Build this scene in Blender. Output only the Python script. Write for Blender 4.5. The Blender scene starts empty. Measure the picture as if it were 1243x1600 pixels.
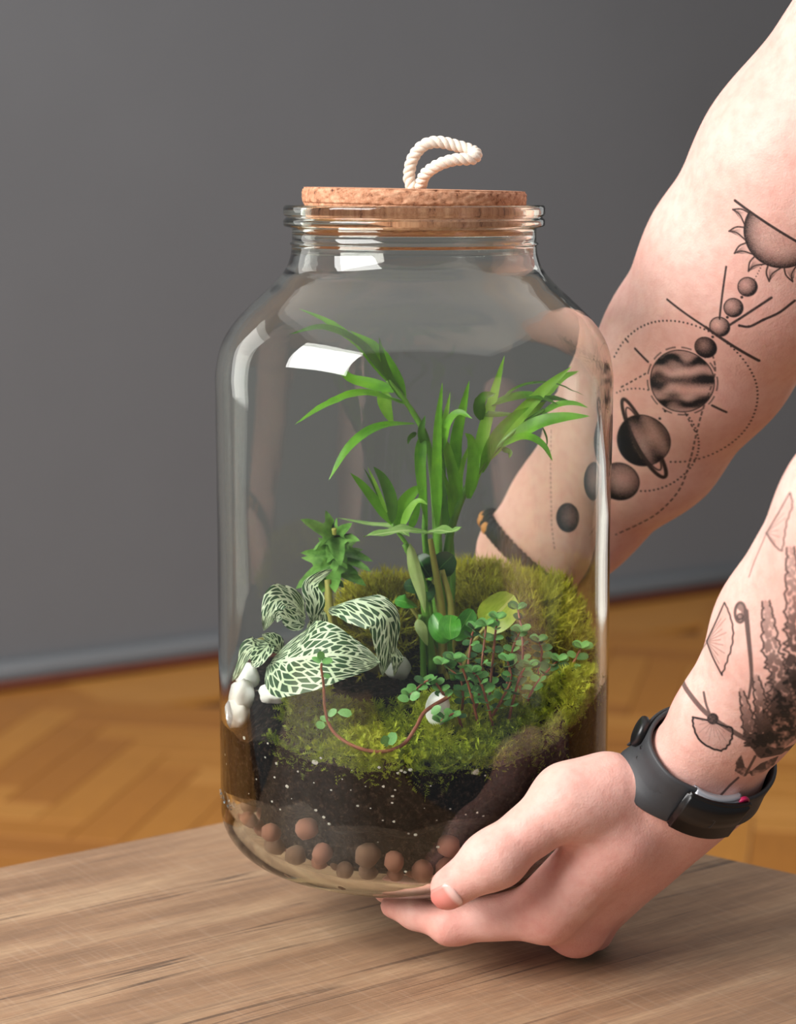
import bpy, bmesh, math, random
import numpy as np
from mathutils import Vector, Matrix

random.seed(7)
rng = np.random.default_rng(7)
SC = bpy.context.scene
COL = SC.collection

# ------------------------------------------------------------------ camera
FPX = 3333.0
PITCH = math.radians(8.7)
ZB = 0.040                                   # jar base above the table top (z = 0)
CAM = np.array([-0.00803, -1.07525, 0.3433 + ZB])
FW = np.array([0, math.cos(PITCH), -math.sin(PITCH)])
RT = np.array([1.0, 0, 0])
UP = np.cross(RT, FW)
cd = bpy.data.cameras.new('camera')
cam = bpy.data.objects.new('camera', cd)
COL.objects.link(cam)
cam.location = CAM
cam.rotation_euler = (math.pi / 2 - PITCH, 0, 0)
cd.sensor_width = 36
cd.lens = FPX * 36 / 1600
cd.clip_start = 0.02
cd.dof.use_dof = True
cd.dof.focus_distance = 1.03
cd.dof.aperture_fstop = 9
SC.camera = cam

# ------------------------------------------------------------------ light
w = bpy.data.worlds.new('world')
SC.world = w
w.use_nodes = True
w.node_tree.nodes['Background'].inputs[0].default_value = (0.93, 0.96, 1.0, 1)
w.node_tree.nodes['Background'].inputs[1].default_value = 0.19


def area(name, loc, target, sx, sy, power, color):
    d = bpy.data.lights.new(name, 'AREA')
    d.shape = 'RECTANGLE'
    d.size, d.size_y = sx, sy
    d.energy = power
    d.color = color
    o = bpy.data.objects.new(name, d)
    COL.objects.link(o)
    o.location = loc
    o.rotation_euler = (Vector(target) - Vector(loc)).to_track_quat('-Z', 'Y').to_euler()
    return o


area('window_daylight', (-1.75, -1.05, 1.45), (0, 0, 0.25), 1.7, 1.25, 95, (1.0, 0.98, 0.96))
area('overhead_fill', (0.1, 0.2, 2.0), (0.1, 0.2, 0), 3.4, 3.4, 26, (1.0, 0.98, 0.95))  # added fill panel, stands in for bounce off a ceiling that isn't built
area('window_right', (1.75, 2.45, 0.35), (0.1, 0.2, 0.2), 1.2, 1.6, 4.5, (1.0, 0.99, 0.97))
area('window_left_far', (-1.9, 1.25, 0.75), (0.3, 0.9, 0.2), 0.9, 1.5, 7, (1.0, 0.99, 0.97))
SC.view_settings.view_transform = 'Standard'
SC.view_settings.look = 'None'
SC.view_settings.exposure = 0.2
SC.view_settings.gamma = 1.0
SC.view_settings.use_curve_mapping = False
SC.cycles.max_bounces = 16
SC.cycles.transmission_bounces = 14
SC.cycles.transparent_max_bounces = 16
SC.cycles.glossy_bounces = 6
SC.cycles.diffuse_bounces = 4
SC.cycles.caustics_refractive = True
SC.cycles.caustics_reflective = True
SC.cycles.sample_clamp_indirect = 60
SC.cycles.blur_glossy = 0.02


# ------------------------------------------------------------------ helpers: rays
def ray(px, py):
    d = FW * FPX + RT * (px - 621.5) - UP * (py - 800)
    return d / np.linalg.norm(d)


def P(px, py, Y):                            # the point of the plane y = Y seen at that pixel
    r = ray(px, py)
    return CAM + r * ((Y - CAM[1]) / r[1])


def Pz(px, py, z):
    r = ray(px, py)
    return CAM + r * ((z - CAM[2]) / r[2])


def Pcyl(px, py, R):                         # front of the upright cylinder of radius R about the jar axis
    r = ray(px, py)
    a = r[0] ** 2 + r[1] ** 2
    b = 2 * (CAM[0] * r[0] + CAM[1] * r[1])
    c = CAM[0] ** 2 + CAM[1] ** 2 - R * R
    q = b * b - 4 * a * c
    t = (-b - math.sqrt(max(q, 0))) / (2 * a)
    return CAM + r * t


def proj(V):
    v = np.asarray(V) - CAM
    z = v @ FW
    return 621.5 + FPX * (v @ RT) / z, 800 - FPX * (v @ UP) / z


def nrm(v):
    v = np.asarray(v, float)
    return v / (np.linalg.norm(v) + 1e-12)


# ------------------------------------------------------------------ helpers: objects
def mesh(name, V, F, uv=None, smooth=True):
    me = bpy.data.meshes.new(name)
    me.from_pydata([tuple(map(float, v)) for v in V], [], [tuple(map(int, f)) for f in F])
    if uv is not None:
        l = me.uv_layers.new(name='UVMap')
        idx = np.empty(len(me.loops), int)
        me.loops.foreach_get('vertex_index', idx)
        l.data.foreach_set('uv', np.asarray(uv, np.float32)[idx].ravel())
    if smooth:
        me.polygons.foreach_set('use_smooth', np.ones(len(me.polygons), bool))
    me.update()
    return me


def fast_mesh(name, V, Q, smooth=True):      # V (n,3), Q (m,k) arrays, all faces alike
    me = bpy.data.meshes.new(name)
    V = np.asarray(V, np.float32)
    Q = np.asarray(Q, np.int32)
    k = Q.shape[1]
    me.vertices.add(len(V))
    me.vertices.foreach_set('co', V.ravel())
    me.loops.add(Q.size)
    me.loops.foreach_set('vertex_index', Q.ravel())
    me.polygons.add(len(Q))
    me.polygons.foreach_set('loop_start', np.arange(0, Q.size, k, dtype=np.int32))
    me.polygons.foreach_set('use_smooth', np.full(len(Q), smooth))
    me.update(calc_edges=True)
    me.validate()
    return me


def obj(name, me, mat=None, parent=None, label=None, cat=None, group=None, kind=None):
    o = bpy.data.objects.new(name, me)
    COL.objects.link(o)
    if mat is not None and me is not None and not me.materials:
        me.materials.append(mat)
    if parent is not None:
        o.parent = parent
        o.matrix_parent_inverse = Matrix.Identity(4)
        o.location = Vector(o.location) - parent.location
    if label: o['label'] = label
    if cat: o['category'] = cat
    if group: o['group'] = group
    if kind: o['kind'] = kind
    return o


def thing(name, label, cat, loc=(0, 0, 0), group=None):
    o = obj(name, None, None, None, label, cat, group)
    o.location = [float(c) for c in loc]
    return o


def catmull(pts, n):
    p = np.asarray(pts, float)
    p = np.vstack([2 * p[0] - p[1], p, 2 * p[-1] - p[-2]])
    out = []
    m = len(p) - 3
    for i in range(m):
        for s in np.linspace(0, 1, n, endpoint=False):
            a, b, c, d = p[i:i + 4]
            out.append(0.5 * (2 * b + (c - a) * s + (2 * a - 5 * b + 4 * c - d) * s * s + (3 * b - a - 3 * c + d) * s ** 3))
    out.append(p[-2])
    return np.array(out)


def frames(path):
    T = np.gradient(path, axis=0)
    T /= np.linalg.norm(T, axis=1)[:, None] + 1e-12
    n = nrm(np.cross(T[0], [0.3, 0.9, 0.2]))
    N = []
    for t in T:
        n = nrm(n - t * (n @ t))
        N.append(n)
    N = np.array(N)
    return T, N, np.cross(T, N)


def tube(path, rad, sides=8):
    path = np.asarray(path, float)
    rad = np.broadcast_to(np.asarray(rad, float), (len(path),))
    T, N, B = frames(path)
    V, F, UVs = [], [], []
    for i in range(len(path)):
        for k in range(sides):
            a = 2 * math.pi * k / sides
            V.append(path[i] + rad[i] * (math.cos(a) * N[i] + math.sin(a) * B[i]))
            UVs.append((i / (len(path) - 1), k / sides))
    for i in range(len(path) - 1):
        for k in range(sides):
            F.append((i * sides + k, i * sides + (k + 1) % sides, (i + 1) * sides + (k + 1) % sides, (i + 1) * sides + k))
    F.append(tuple(range(sides - 1, -1, -1)))
    F.append(tuple((len(path) - 1) * sides + k for k in range(sides)))
    return V, F, UVs


def tube_obj(name, path, rad, mat, parent=None, sides=8, **k):
    V, F, U = tube(path, rad, sides)
    if parent is not None:
        V = np.array(V)
        o = obj(name, mesh(name, V, F, U), mat, parent, **k)
        return o
    return obj(name, mesh(name, V, F, U), mat, None, **k)


def lathe(profile, seg=128, closed=False, wob=None):
    p = np.asarray(profile, float)
    n = len(p)
    a = np.linspace(0, 2 * math.pi, seg, endpoint=False)
    V = np.zeros((n, seg, 3))
    r = np.repeat(p[:, 0:1], seg, 1)
    if wob is not None:
        r = r + wob(a[None, :], p[:, 1:2])
    V[:, :, 0] = r * np.cos(a)
    V[:, :, 1] = r * np.sin(a)
    V[:, :, 2] = p[:, 1:2]
    F = []
    m = n if closed else n - 1
    for i in range(m):
        j = (i + 1) % n
        for k in range(seg):
            q = (k + 1) % seg
            F.append((i * seg + k, i * seg + q, j * seg + q, j * seg + k))
    return V.reshape(-1, 3), F


def box_bm(bm, lo, hi):
    lo = np.array(lo); hi = np.array(hi)
    r = bmesh.ops.create_cube(bm, size=1)
    bmesh.ops.scale(bm, vec=Vector(hi - lo), verts=r['verts'])
    bmesh.ops.translate(bm, vec=Vector((hi + lo) / 2), verts=r['verts'])
    return r['verts']


def bm_mesh(name, bm, smooth=False):
    me = bpy.data.meshes.new(name)
    bm.normal_update()
    bm.to_mesh(me)
    bm.free()
    if smooth:
        me.polygons.foreach_set('use_smooth', np.ones(len(me.polygons), bool))
    return me


def vnoise(x, y, s=0):                       # cheap smooth noise
    return (np.sin(x * 1.7 + y * 0.9 + s) + np.sin(x * -1.1 + y * 2.3 + 1.7 * s + 1) + np.sin(x * 2.9 + y * 1.9 + 2.1 * s + 2) * .6 + np.sin(x * -3.7 + y * 4.1 + s * .7) * .4) / 3.0


# ------------------------------------------------------------------ helpers: materials
def sr(r, g, b):
    f = lambda c: ((c / 255 + 0.055) / 1.055) ** 2.4 if c / 255 > 0.04045 else c / 255 / 12.92
    return (f(r), f(g), f(b), 1)


class NT:
    def __init__(s, name):
        s.m = bpy.data.materials.new(name)
        s.m.use_nodes = True
        s.t = s.m.node_tree
        s.b = s.t.nodes['Principled BSDF']
        s.out = s.t.nodes['Material Output']

    def n(s, typ, **kw):
        x = s.t.nodes.new(typ)
        for k, v in kw.items():
            if k.startswith('i_'):
                key = k[2:].replace('_', ' ')
                x.inputs[int(key) if key.isdigit() else key].default_value = v
            else:
                setattr(x, k, v)
        return x

    def l(s, a, b):
        s.t.links.new(a, b)

    def ramp(s, src, stops):
        x = s.n('ShaderNodeValToRGB')
        e = x.color_ramp.elements
        while len(e) < len(stops): e.new(0.5)
        for el, (p, c) in zip(e, stops):
            el.position = p
            el.color = c
        s.l(src, x.inputs[0])
        return x.outputs[0]

    def noise(s, vec, scale, detail=4, rough=0.55):
        x = s.n('ShaderNodeTexNoise')
        x.inputs['Scale'].default_value = scale
        x.inputs['Detail'].default_value = detail
        x.inputs['Roughness'].default_value = rough
        if vec is not None: s.l(vec, x.inputs['Vector'])
        return x.outputs['Fac']

    def mix(s, fac, a, b, mode='MIX'):
        x = s.n('ShaderNodeMix', data_type='RGBA', blend_type=mode)
        for v, i in ((fac, 0), (a, 6), (b, 7)):
            if hasattr(v, 'is_linked'): s.l(v, x.inputs[i])
            else: x.inputs[i].default_value = v
        return x.outputs[2]

    def math(s, op, a, b=None, clamp=False):
        x = s.n('ShaderNodeMath', operation=op, use_clamp=clamp)
        for v, i in ((a, 0), (b, 1)):
            if v is None: continue
            if hasattr(v, 'is_linked'): s.l(v, x.inputs[i])
            else: x.inputs[i].default_value = v
        return x.outputs[0]

    def mapv(s, src, scale=(1, 1, 1), rot=(0, 0, 0), loc=(0, 0, 0)):
        x = s.n('ShaderNodeMapping')
        x.inputs['Scale'].default_value = scale
        x.inputs['Rotation'].default_value = rot
        x.inputs['Location'].default_value = loc
        s.l(src, x.inputs[0])
        return x.outputs[0]

    def bump(s, h, strength=0.3, dist=0.001):
        x = s.n('ShaderNodeBump')
        x.inputs['Strength'].default_value = strength
        x.inputs['Distance'].default_value = dist
        s.l(h, x.inputs['Height'])
        s.l(x.outputs[0], s.b.inputs['Normal'])

    def obj(s): return s.n('ShaderNodeTexCoord').outputs['Object']
    def uv(s): return s.n('ShaderNodeTexCoord').outputs['UV']
    def attr(s, name): return s.n('ShaderNodeAttribute', attribute_name=name)

    def set(s, **kw):
        for k, v in kw.items():
            s.b.inputs[k.replace('_', ' ')].default_value = v
        return s


def simple(name, col, rough=0.5, var=0.12, scale=60, bump=0.0, bscale=200, bdist=0.0005, **kw):
    t = NT(name)
    o = t.obj()
    n = t.noise(o, scale)
    c = t.ramp(n, [(0.3, tuple(x * (1 - var) for x in col[:3]) + (1,)), (0.7, tuple(min(1, x * (1 + var)) for x in col[:3]) + (1,))])
    t.l(c, t.b.inputs['Base Color'])
    t.set(Roughness=rough, **kw)
    if bump: t.bump(t.noise(o, bscale, 6), bump, bdist)
    return t.m


def mat_skin():
    t = NT('skin')
    o = t.obj()
    n1 = t.noise(o, 26, 3)
    n2 = t.noise(o, 160, 4)
    c = t.ramp(n1, [(0.3, sr(222, 173, 160)), (0.7, sr(234, 194, 182))])
    c = t.mix(t.math('MULTIPLY', t.attr('flush').outputs['Fac'], 0.85), c, sr(206, 124, 110))
    c = t.mix(t.math('MULTIPLY', t.math('SUBTRACT', n2, 0.42, True), 0.8), c, sr(196, 112, 98))
    ink = t.attr('ink').outputs['Fac']
    c = t.mix(ink, c, sr(22, 23, 28))
    t.l(c, t.b.inputs['Base Color'])
    t.set(Roughness=0.52, Subsurface_Weight=0.12, Subsurface_Scale=0.004)
    t.b.inputs['Specular IOR Level'].default_value = 0.35
    t.bump(t.math('ADD', t.noise(o, 900, 4), t.math('MULTIPLY', t.noise(o, 230, 3), 1.5)), 0.35, 0.0006)
    return t.m


def mat_leaf(name, dark, light, rib=None, ribw=0.03, trans=0.3, rough=0.38, streak=26):
    t = NT(name)
    uv = t.uv()
    sep = t.n('ShaderNodeSeparateXYZ')
    t.l(uv, sep.inputs[0])
    v = t.math('ABSOLUTE', t.math('SUBTRACT', sep.outputs[1], 0.5))
    nz = t.noise(t.mapv(t.obj(), (1, 1, 1)), 70, 3)
    st = t.noise(t.mapv(uv, (2, streak, 1)), 3, 2)
    f = t.math('ADD', t.math('MULTIPLY', nz, 0.6), t.math('MULTIPLY', st, 0.4))
    c = t.ramp(f, [(0.32, dark), (0.68, light)])
    if rib is not None:
        m = t.math('LESS_THAN', v, ribw)
        c = t.mix(t.math('MULTIPLY', m, 0.7), c, rib)
    t.l(c, t.b.inputs['Base Color'])
    t.set(Roughness=rough)
    t.bump(st, 0.15, 0.0006)
    tr = t.n('ShaderNodeBsdfTranslucent')
    t.l(c, tr.inputs[0])
    mx = t.n('ShaderNodeMixShader')
    mx.inputs[0].default_value = trans
    t.l(t.b.outputs[0], mx.inputs[1])
    t.l(tr.outputs[0], mx.inputs[2])
    t.l(mx.outputs[0], t.out.inputs[0])
    return t.m


def mat_fittonia():
    t = NT('fittonia_leaf_surface')
    uv = t.uv()
    sep = t.n('ShaderNodeSeparateXYZ')
    t.l(uv, sep.inputs[0])
    u, v0 = sep.outputs[0], t.math('SUBTRACT', sep.outputs[1], 0.5)
    v = t.math('ABSOLUTE', v0)
    s = t.math('SUBTRACT', u, t.math('MULTIPLY', v, 0.75))     # along the side veins
    cmb = t.n('ShaderNodeCombineXYZ')
    t.l(t.math('MULTIPLY', s, 14), cmb.inputs[0])
    t.l(t.math('MULTIPLY', v0, 10.0), cmb.inputs[1])
    vor = t.n('ShaderNodeTexVoronoi', feature='DISTANCE_TO_EDGE', voronoi_dimensions='2D')
    vor.inputs['Scale'].default_value = 1.0
    t.l(cmb.outputs[0], vor.inputs['Vector'])
    cell = t.math('SUBTRACT', vor.outputs['Distance'], 0.0)
    rib = t.math('MULTIPLY', t.math('SUBTRACT', v, 0.012), 9)
    per = t.math('ABSOLUTE', t.math('SUBTRACT', t.math('FRACT', t.math('MULTIPLY', s, 6.5)), 0.5))
    side = t.math('MULTIPLY', t.math('SUBTRACT', per, 0.05), 1.1)
    d = t.math('MINIMUM', cell, rib)
    k = t.ramp(d, [(0.10, (0, 0, 0, 1)), (0.16, (1, 1, 1, 1))])
    nz = t.noise(t.obj(), 60, 2)
    g = t.ramp(nz, [(0.3, sr(38, 74, 40)), (0.7, sr(58, 100, 54))])
    wv = t.ramp(nz, [(0.3, sr(206, 226, 184)), (0.7, sr(230, 240, 218))])
    c = t.mix(k, wv, g)
    t.l(c, t.b.inputs['Base Color'])
    t.set(Roughness=0.45)
    t.bump(k, 0.5, 0.0008)
    tr = t.n('ShaderNodeBsdfTranslucent')
    t.l(c, tr.inputs[0])
    mx = t.n('ShaderNodeMixShader')
    mx.inputs[0].default_value = 0.2
    t.l(t.b.outputs[0], mx.inputs[1])
    t.l(tr.outputs[0], mx.inputs[2])
    t.l(mx.outputs[0], t.out.inputs[0])
    return t.m


def mat_moss(name, stops, trans=0.25):
    t = NT(name)
    a = t.attr('tint').outputs['Fac']
    c = t.ramp(a, stops)
    t.l(c, t.b.inputs['Base Color'])
    t.set(Roughness=0.6)
    tr = t.n('ShaderNodeBsdfTranslucent')
    t.l(c, tr.inputs[0])
    mx = t.n('ShaderNodeMixShader')
    mx.inputs[0].default_value = trans
    t.l(t.b.outputs[0], mx.inputs[1])
    t.l(tr.outputs[0], mx.inputs[2])
    t.l(mx.outputs[0], t.out.inputs[0])
    return t.m


def mat_glass(name, col, ior=1.47):
    t = NT(name)
    g = t.n('ShaderNodeBsdfGlass')
    g.inputs['Color'].default_value = col
    g.inputs['Roughness'].default_value = 0.0
    g.inputs['IOR'].default_value = ior
    bn = t.n('ShaderNodeBump')
    bn.inputs['Strength'].default_value = 0.08
    bn.inputs['Distance'].default_value = 0.002
    t.l(t.noise(t.mapv(t.obj(), (1, 1, 0.35)), 22, 1), bn.inputs['Height'])
    t.l(bn.outputs[0], g.inputs['Normal'])
    t.l(g.outputs[0], t.out.inputs[0])
    va = t.n('ShaderNodeVolumeAbsorption')
    va.inputs['Color'].default_value = (0.74, 0.76, 0.52, 1)
    va.inputs['Density'].default_value = 24
    t.l(va.outputs[0], t.out.inputs[1])
    return t.m


def mat_table():
    t = NT('table_wood')
    ang = math.atan2(GD[1], GD[0])
    o = t.mapv(t.obj(), rot=(0, 0, -ang))
    o = t.mapv(o, (1, 1, 1))
    broad = t.noise(t.mapv(o, (1.6, 13, 1)), 2.2, 5, 0.6)
    fine = t.noise(t.mapv(o, (16, 330, 1)), 3, 6, 0.65)
    fib = t.noise(t.mapv(o, (5, 90, 1)), 3, 4, 0.6)
    c = t.ramp(broad, [(0.30, sr(124, 94, 70)), (0.48, sr(162, 127, 97)), (0.70, sr(192, 160, 126))])
    c = t.mix(t.math('MULTIPLY', t.math('SUBTRACT', 0.56, fine, True), 2.2, True), c, sr(112, 88, 70))
    c = t.mix(t.math('MULTIPLY', t.math('SUBTRACT', 0.56, fib, True), 1.8, True), c, sr(120, 96, 78))
    crack = t.noise(t.mapv(o, (.5, 24, 1), loc=(3, 1, 0)), 2.6, 2, 0.5)
    k = t.math('SUBTRACT', 1.0, t.math('MULTIPLY', t.math('ABSOLUTE', t.math('SUBTRACT', crack, 0.5)), 95), True)
    gate = t.ramp(t.noise(t.mapv(o, (2.2, 9, 1)), 2, 1), [(0.44, (0, 0, 0, 1)), (0.56, (1, 1, 1, 1))])
    c = t.mix(t.math('MULTIPLY', t.math('MULTIPLY', k, gate), 0.9), c, sr(84, 66, 54))
    saw = t.noise(t.mapv(o, (190, 12, 1)), 2.4, 2)
    c = t.mix(t.math('MULTIPLY', t.math('SUBTRACT', saw, 0.52, True), 0.35), c, sr(226, 206, 182))
    t.l(c, t.b.inputs['Base Color'])
    t.set(Roughness=0.5)
    t.bump(fine, 0.25, 0.0006)
    return t.m


def mat_parquet(name, use_attr):
    t = NT(name)
    r = t.attr('tone').outputs['Fac'] if use_attr else t.n('ShaderNodeObjectInfo').outputs['Random']
    c = t.ramp(r, [(0.0, sr(168, 106, 40)), (0.35, sr(184, 120, 46)), (0.7, sr(194, 131, 54)), (1.0, sr(204, 142, 66))])
    g = t.noise(t.mapv(t.obj(), (3, 40, 3)), 4, 4)
    c = t.mix(t.math('MULTIPLY', t.math('SUBTRACT', g, 0.4, True), 0.8), c, sr(116, 68, 30))
    t.l(c, t.b.inputs['Base Color'])
    t.set(Roughness=0.42)
    return t.m


# ------------------------------------------------------------------ setting: table frame, wall, floor
tA, tB, tC, tD = (Pz(0, 1355, 0), Pz(345, 1285, 0), Pz(1085, 1330, 0), Pz(1243, 1365, 0))
GD = nrm(tA - tB)                            # grain direction, along the far left edge
ED = nrm(tD - tC)
m2 = np.array([[GD[0], -ED[0]], [GD[1], -ED[1]]])
s_ = np.linalg.solve(m2, (tC - tB)[:2])
K = tB + GD * s_[0]                          # far corner, behind the jar
FZ = -0.45
w1, w2 = Pz(0, 1072, FZ), Pz(1140, 915, FZ)
WD = nrm(w2 - w1)                            # along the wall
WN = np.array([WD[1], -WD[0], 0])            # out of the wall, to the camera

M_wall = simple('wall_paint', sr(116, 120, 125), 0.62, 0.03, 3, 0.15, 300, 0.0006)
M_base = simple('baseboard_paint', sr(114, 117, 120), 0.4, 0.03, 5)


def slab_along(name, a0, a1, n0, n1, z0, z1, mat, kind='structure', bev=0.0):
    bm = bmesh.new()
    vs = []
    for z in (z0, z1):
        for (a, n) in ((a0, n0), (a1, n0), (a1, n1), (a0, n1)):
            p = w1 + WD * a + WN * n
            vs.append(bm.verts.new((p[0], p[1], z)))
    for f in ((0, 1, 2, 3), (4, 5, 6, 7), (0, 1, 5, 4), (1, 2, 6, 5), (2, 3, 7, 6), (3, 0, 4, 7)):
        bm.faces.new([vs[i] for i in f])
    bmesh.ops.recalc_face_normals(bm, faces=bm.faces)
    if bev: bmesh.ops.bevel(bm, geom=bm.edges[:], offset=bev, segments=3, affect='EDGES')
    return obj(name, bm_mesh(name, bm, bool(bev)), mat, kind=kind)


slab_along('wall_back', -2.2, 4.2, -0.10, 0.0, FZ - 0.03, 2.2, M_wall)
slab_along('baseboard_back', -2.2, 4.2, 0.0, 0.016, FZ, FZ + 0.042, M_base, bev=0.004)
M_red = simple('floor_edge_stain', sr(112, 52, 24), 0.45, 0.1, 20)
slab_along('trim_1', -2.2, 4.2, 0.016, 0.036, FZ, FZ + 0.012, M_red, bev=0.003)
M_sub = simple('subfloor_adhesive', sr(84, 50, 24), 0.8, 0.1, 20)
floor = slab_along('floor', -2.2, 4.2, 0.0, 4.2, FZ - 0.04, FZ - 0.012, M_sub)

# herringbone parquet, the blocks at 45 degrees to the wall
BL, BW = 0.36, 0.072
M_pq = mat_parquet('parquet_oak', False)
M_pqs = mat_parquet('parquet_oak_far', True)
bm = bmesh.new()
box_bm(bm, (-BL / 2 + .0006, -BW / 2 + .0006, -0.012), (BL / 2 - .0006, BW / 2 - .0006, 0))
bmesh.ops.bevel(bm, geom=[e for e in bm.edges if all(v.co.z > -1e-5 for v in e.verts)], offset=0.0012, segments=1, affect='EDGES')
block_me = bm_mesh('parquet_block', bm)
block_me.materials.append(M_pq)
wa = math.atan2(WD[1], WD[0])
cells = []
nL = 5                                        # block length / width
for i in range(-60, 60):
    for j in range(-60, 60):
        # L tiles: a horizontal block then a vertical one, stepped diagonally
        for typ in (0, 1):
            bx, by = i, j
            # tile the plane: cell (x,y) belongs to horizontal block when ((x - y) mod 2n) < n
            if typ == 0 and (bx - by) % (2 * nL) == 0:
                c = (bx + nL / 2, by + 0.5, 0.0)
            elif typ == 1 and (bx - by) % (2 * nL) == 2 * nL - 1:
                c = (bx + 0.5, by - nL / 2 + 1.0 + nL - 1, math.pi / 2)
            else:
                continue
            a = wa + math.pi / 4
            x, y = c[0] * BW, c[1] * BW
            p = w1 + WD * 0.8 + WN * 1.2
            q = (p[0] + x * math.cos(a) - y * math.sin(a), p[1] + x * math.sin(a) + y * math.cos(a))
            rel = np.array([q[0] - w1[0], q[1] - w1[1], 0])
            al, nn = rel @ WD, rel @ WN
            if 0.2 < nn < 3.6 and -1.9 < al < 3.9:
                px, py = proj((q[0], q[1], FZ))
                seen = (-120 < px < 1363) and (900 < py < 1500)
                hid = 330 < px < 950
                score = (0 if seen and not hid else 1 if seen else 2, abs(px - 621) + abs(py - 1150))
                cells.append((score, q[0], q[1], a + c[2]))
cells.sort(key=lambda c: c[0])
for k, (s, x, y, a) in enumerate(cells[:290]):
    o = obj('parquet_block', block_me, None, floor)
    o.location = (x, y, FZ - 0.0005 * (k % 3) * 0.4)
    o.rotation_euler = (0, 0, a)
V, F, tone = [], [], []
for k, (s, x, y, a) in enumerate(cells[290:]):
    r_ = random.random()
    ca, sa = math.cos(a), math.sin(a)
    b0 = len(V)
    for (lx, ly, lz) in [(-1, -1, -.012), (1, -1, -.012), (1, 1, -.012), (-1, 1, -.012), (-1, -1, 0), (1, -1, 0), (1, 1, 0), (-1, 1, 0)]:
        xx, yy = lx * (BL / 2 - .001), ly * (BW / 2 - .001)
        V.append((x + xx * ca - yy * sa, y + xx * sa + yy * ca, FZ + lz))
        tone.append(r_)
    F += [tuple(b0 + i for i in f) for f in ((4, 5, 6, 7), (0, 1, 5, 4), (1, 2, 6, 5), (2, 3, 7, 6), (3, 0, 4, 7))]
me = mesh('parquet_blocks_far', V, F, smooth=False)
me.attributes.new('tone', 'FLOAT', 'POINT').data.foreach_set('value', np.array(tone, np.float32))
# the margin strip along the wall, outside the pattern
obj('parquet_block_remainder', me, M_pqs, floor, kind='stuff')
bm = bmesh.new()
for a_ in np.arange(-2.0, 4.0, 0.42):
    vs = []
    for z in (FZ - .012, FZ):
        for (a, n) in ((a_, 0.037), (a_ + .418, 0.037), (a_ + .418, 0.26), (a_, 0.26)):
            p = w1 + WD * a + WN * n
            vs.append(bm.verts.new((p[0], p[1], z - .0015)))
    for f in ((0, 1, 2, 3), (4, 5, 6, 7), (0, 1, 5, 4), (1, 2, 6, 5), (2, 3, 7, 6), (3, 0, 4, 7)):
        bm.faces.new([vs[i] for i in f])
bmesh.ops.recalc_face_normals(bm, faces=bm.faces)
me = bm_mesh('border_strip', bm)
me.attributes.new('tone', 'FLOAT', 'POINT').data.foreach_set('value', np.repeat(rng.random(len(me.vertices) // 8), 8).astype(np.float32)[:len(me.vertices)])
obj('border_strip', me, M_pqs, floor, kind='stuff')

# ------------------------------------------------------------------ table
M_table = mat_table()
M_leg = simple('table_leg_metal', sr(40, 40, 42), 0.4, 0.05)
table = thing('coffee_table', 'low wooden coffee table with worn grey-brown grain under the jar', 'table', (K[0], K[1], FZ))
outl = [K, K + GD * 0.95, K + GD * 0.95 + ED * 0.62, K + ED * 0.62]
bm = bmesh.new()
lo = [bm.verts.new((p[0], p[1], -0.032)) for p in outl]
hi = [bm.verts.new((p[0], p[1], 0.0)) for p in outl]
bm.faces.new(lo[::-1]); bm.faces.new(hi)
for i in range(4):
    bm.faces.new((lo[i], lo[(i + 1) % 4], hi[(i + 1) % 4], hi[i]))
bmesh.ops.recalc_face_normals(bm, faces=bm.faces)
vert_e = [e for e in bm.edges if abs(e.verts[0].co.z - e.verts[1].co.z) > 0.01]
bmesh.ops.bevel(bm, geom=vert_e, offset=0.012, segments=4, affect='EDGES')
bmesh.ops.bevel(bm, geom=[e for e in bm.edges if all(v.co.z > -1e-4 for v in e.verts)], offset=0.0012, segments=2, affect='EDGES')
me = bm_mesh('tabletop', bm)
top = obj('tabletop', me, M_table)
top.parent = table
top.matrix_parent_inverse = Matrix.Translation(table.location).inverted()
for (a, b) in ((.06, .06), (.89, .06), (.89, .56), (.06, .56)):
    p = K + GD * a + ED * b
    pts = [np.array([p[0], p[1], FZ]), np.array([p[0], p[1], FZ + .2]), np.array([p[0], p[1], -0.032])]
    V, F, U = tube(catmull(pts, 2), [.012, .014, .016, .018, .020], 16)
    o = obj('leg', mesh('leg', V, F), M_leg)
    o.parent = table
    o.matrix_parent_inverse = Matrix.Translation(table.location).inverted()


def child(name, me, mat, parent, **k):       # world-space mesh under a thing whose Empty stands somewhere
    o = obj(name, me, mat, None, **k)
    o.parent = parent
    o.matrix_parent_inverse = parent_world(parent).inverted()
    return o


def parent_world(p):
    m = Matrix.Translation(p.location)
    if p.parent is not None:
        m = parent_world(p.parent) @ p.matrix_parent_inverse @ m
    return m


# ------------------------------------------------------------------ glass jar
def arc(cx, cz, r, a0, a1, n):
    return [(cx + r * math.cos(a), cz + r * math.sin(a)) for a in np.radians(np.linspace(a0, a1, n))]


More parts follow.
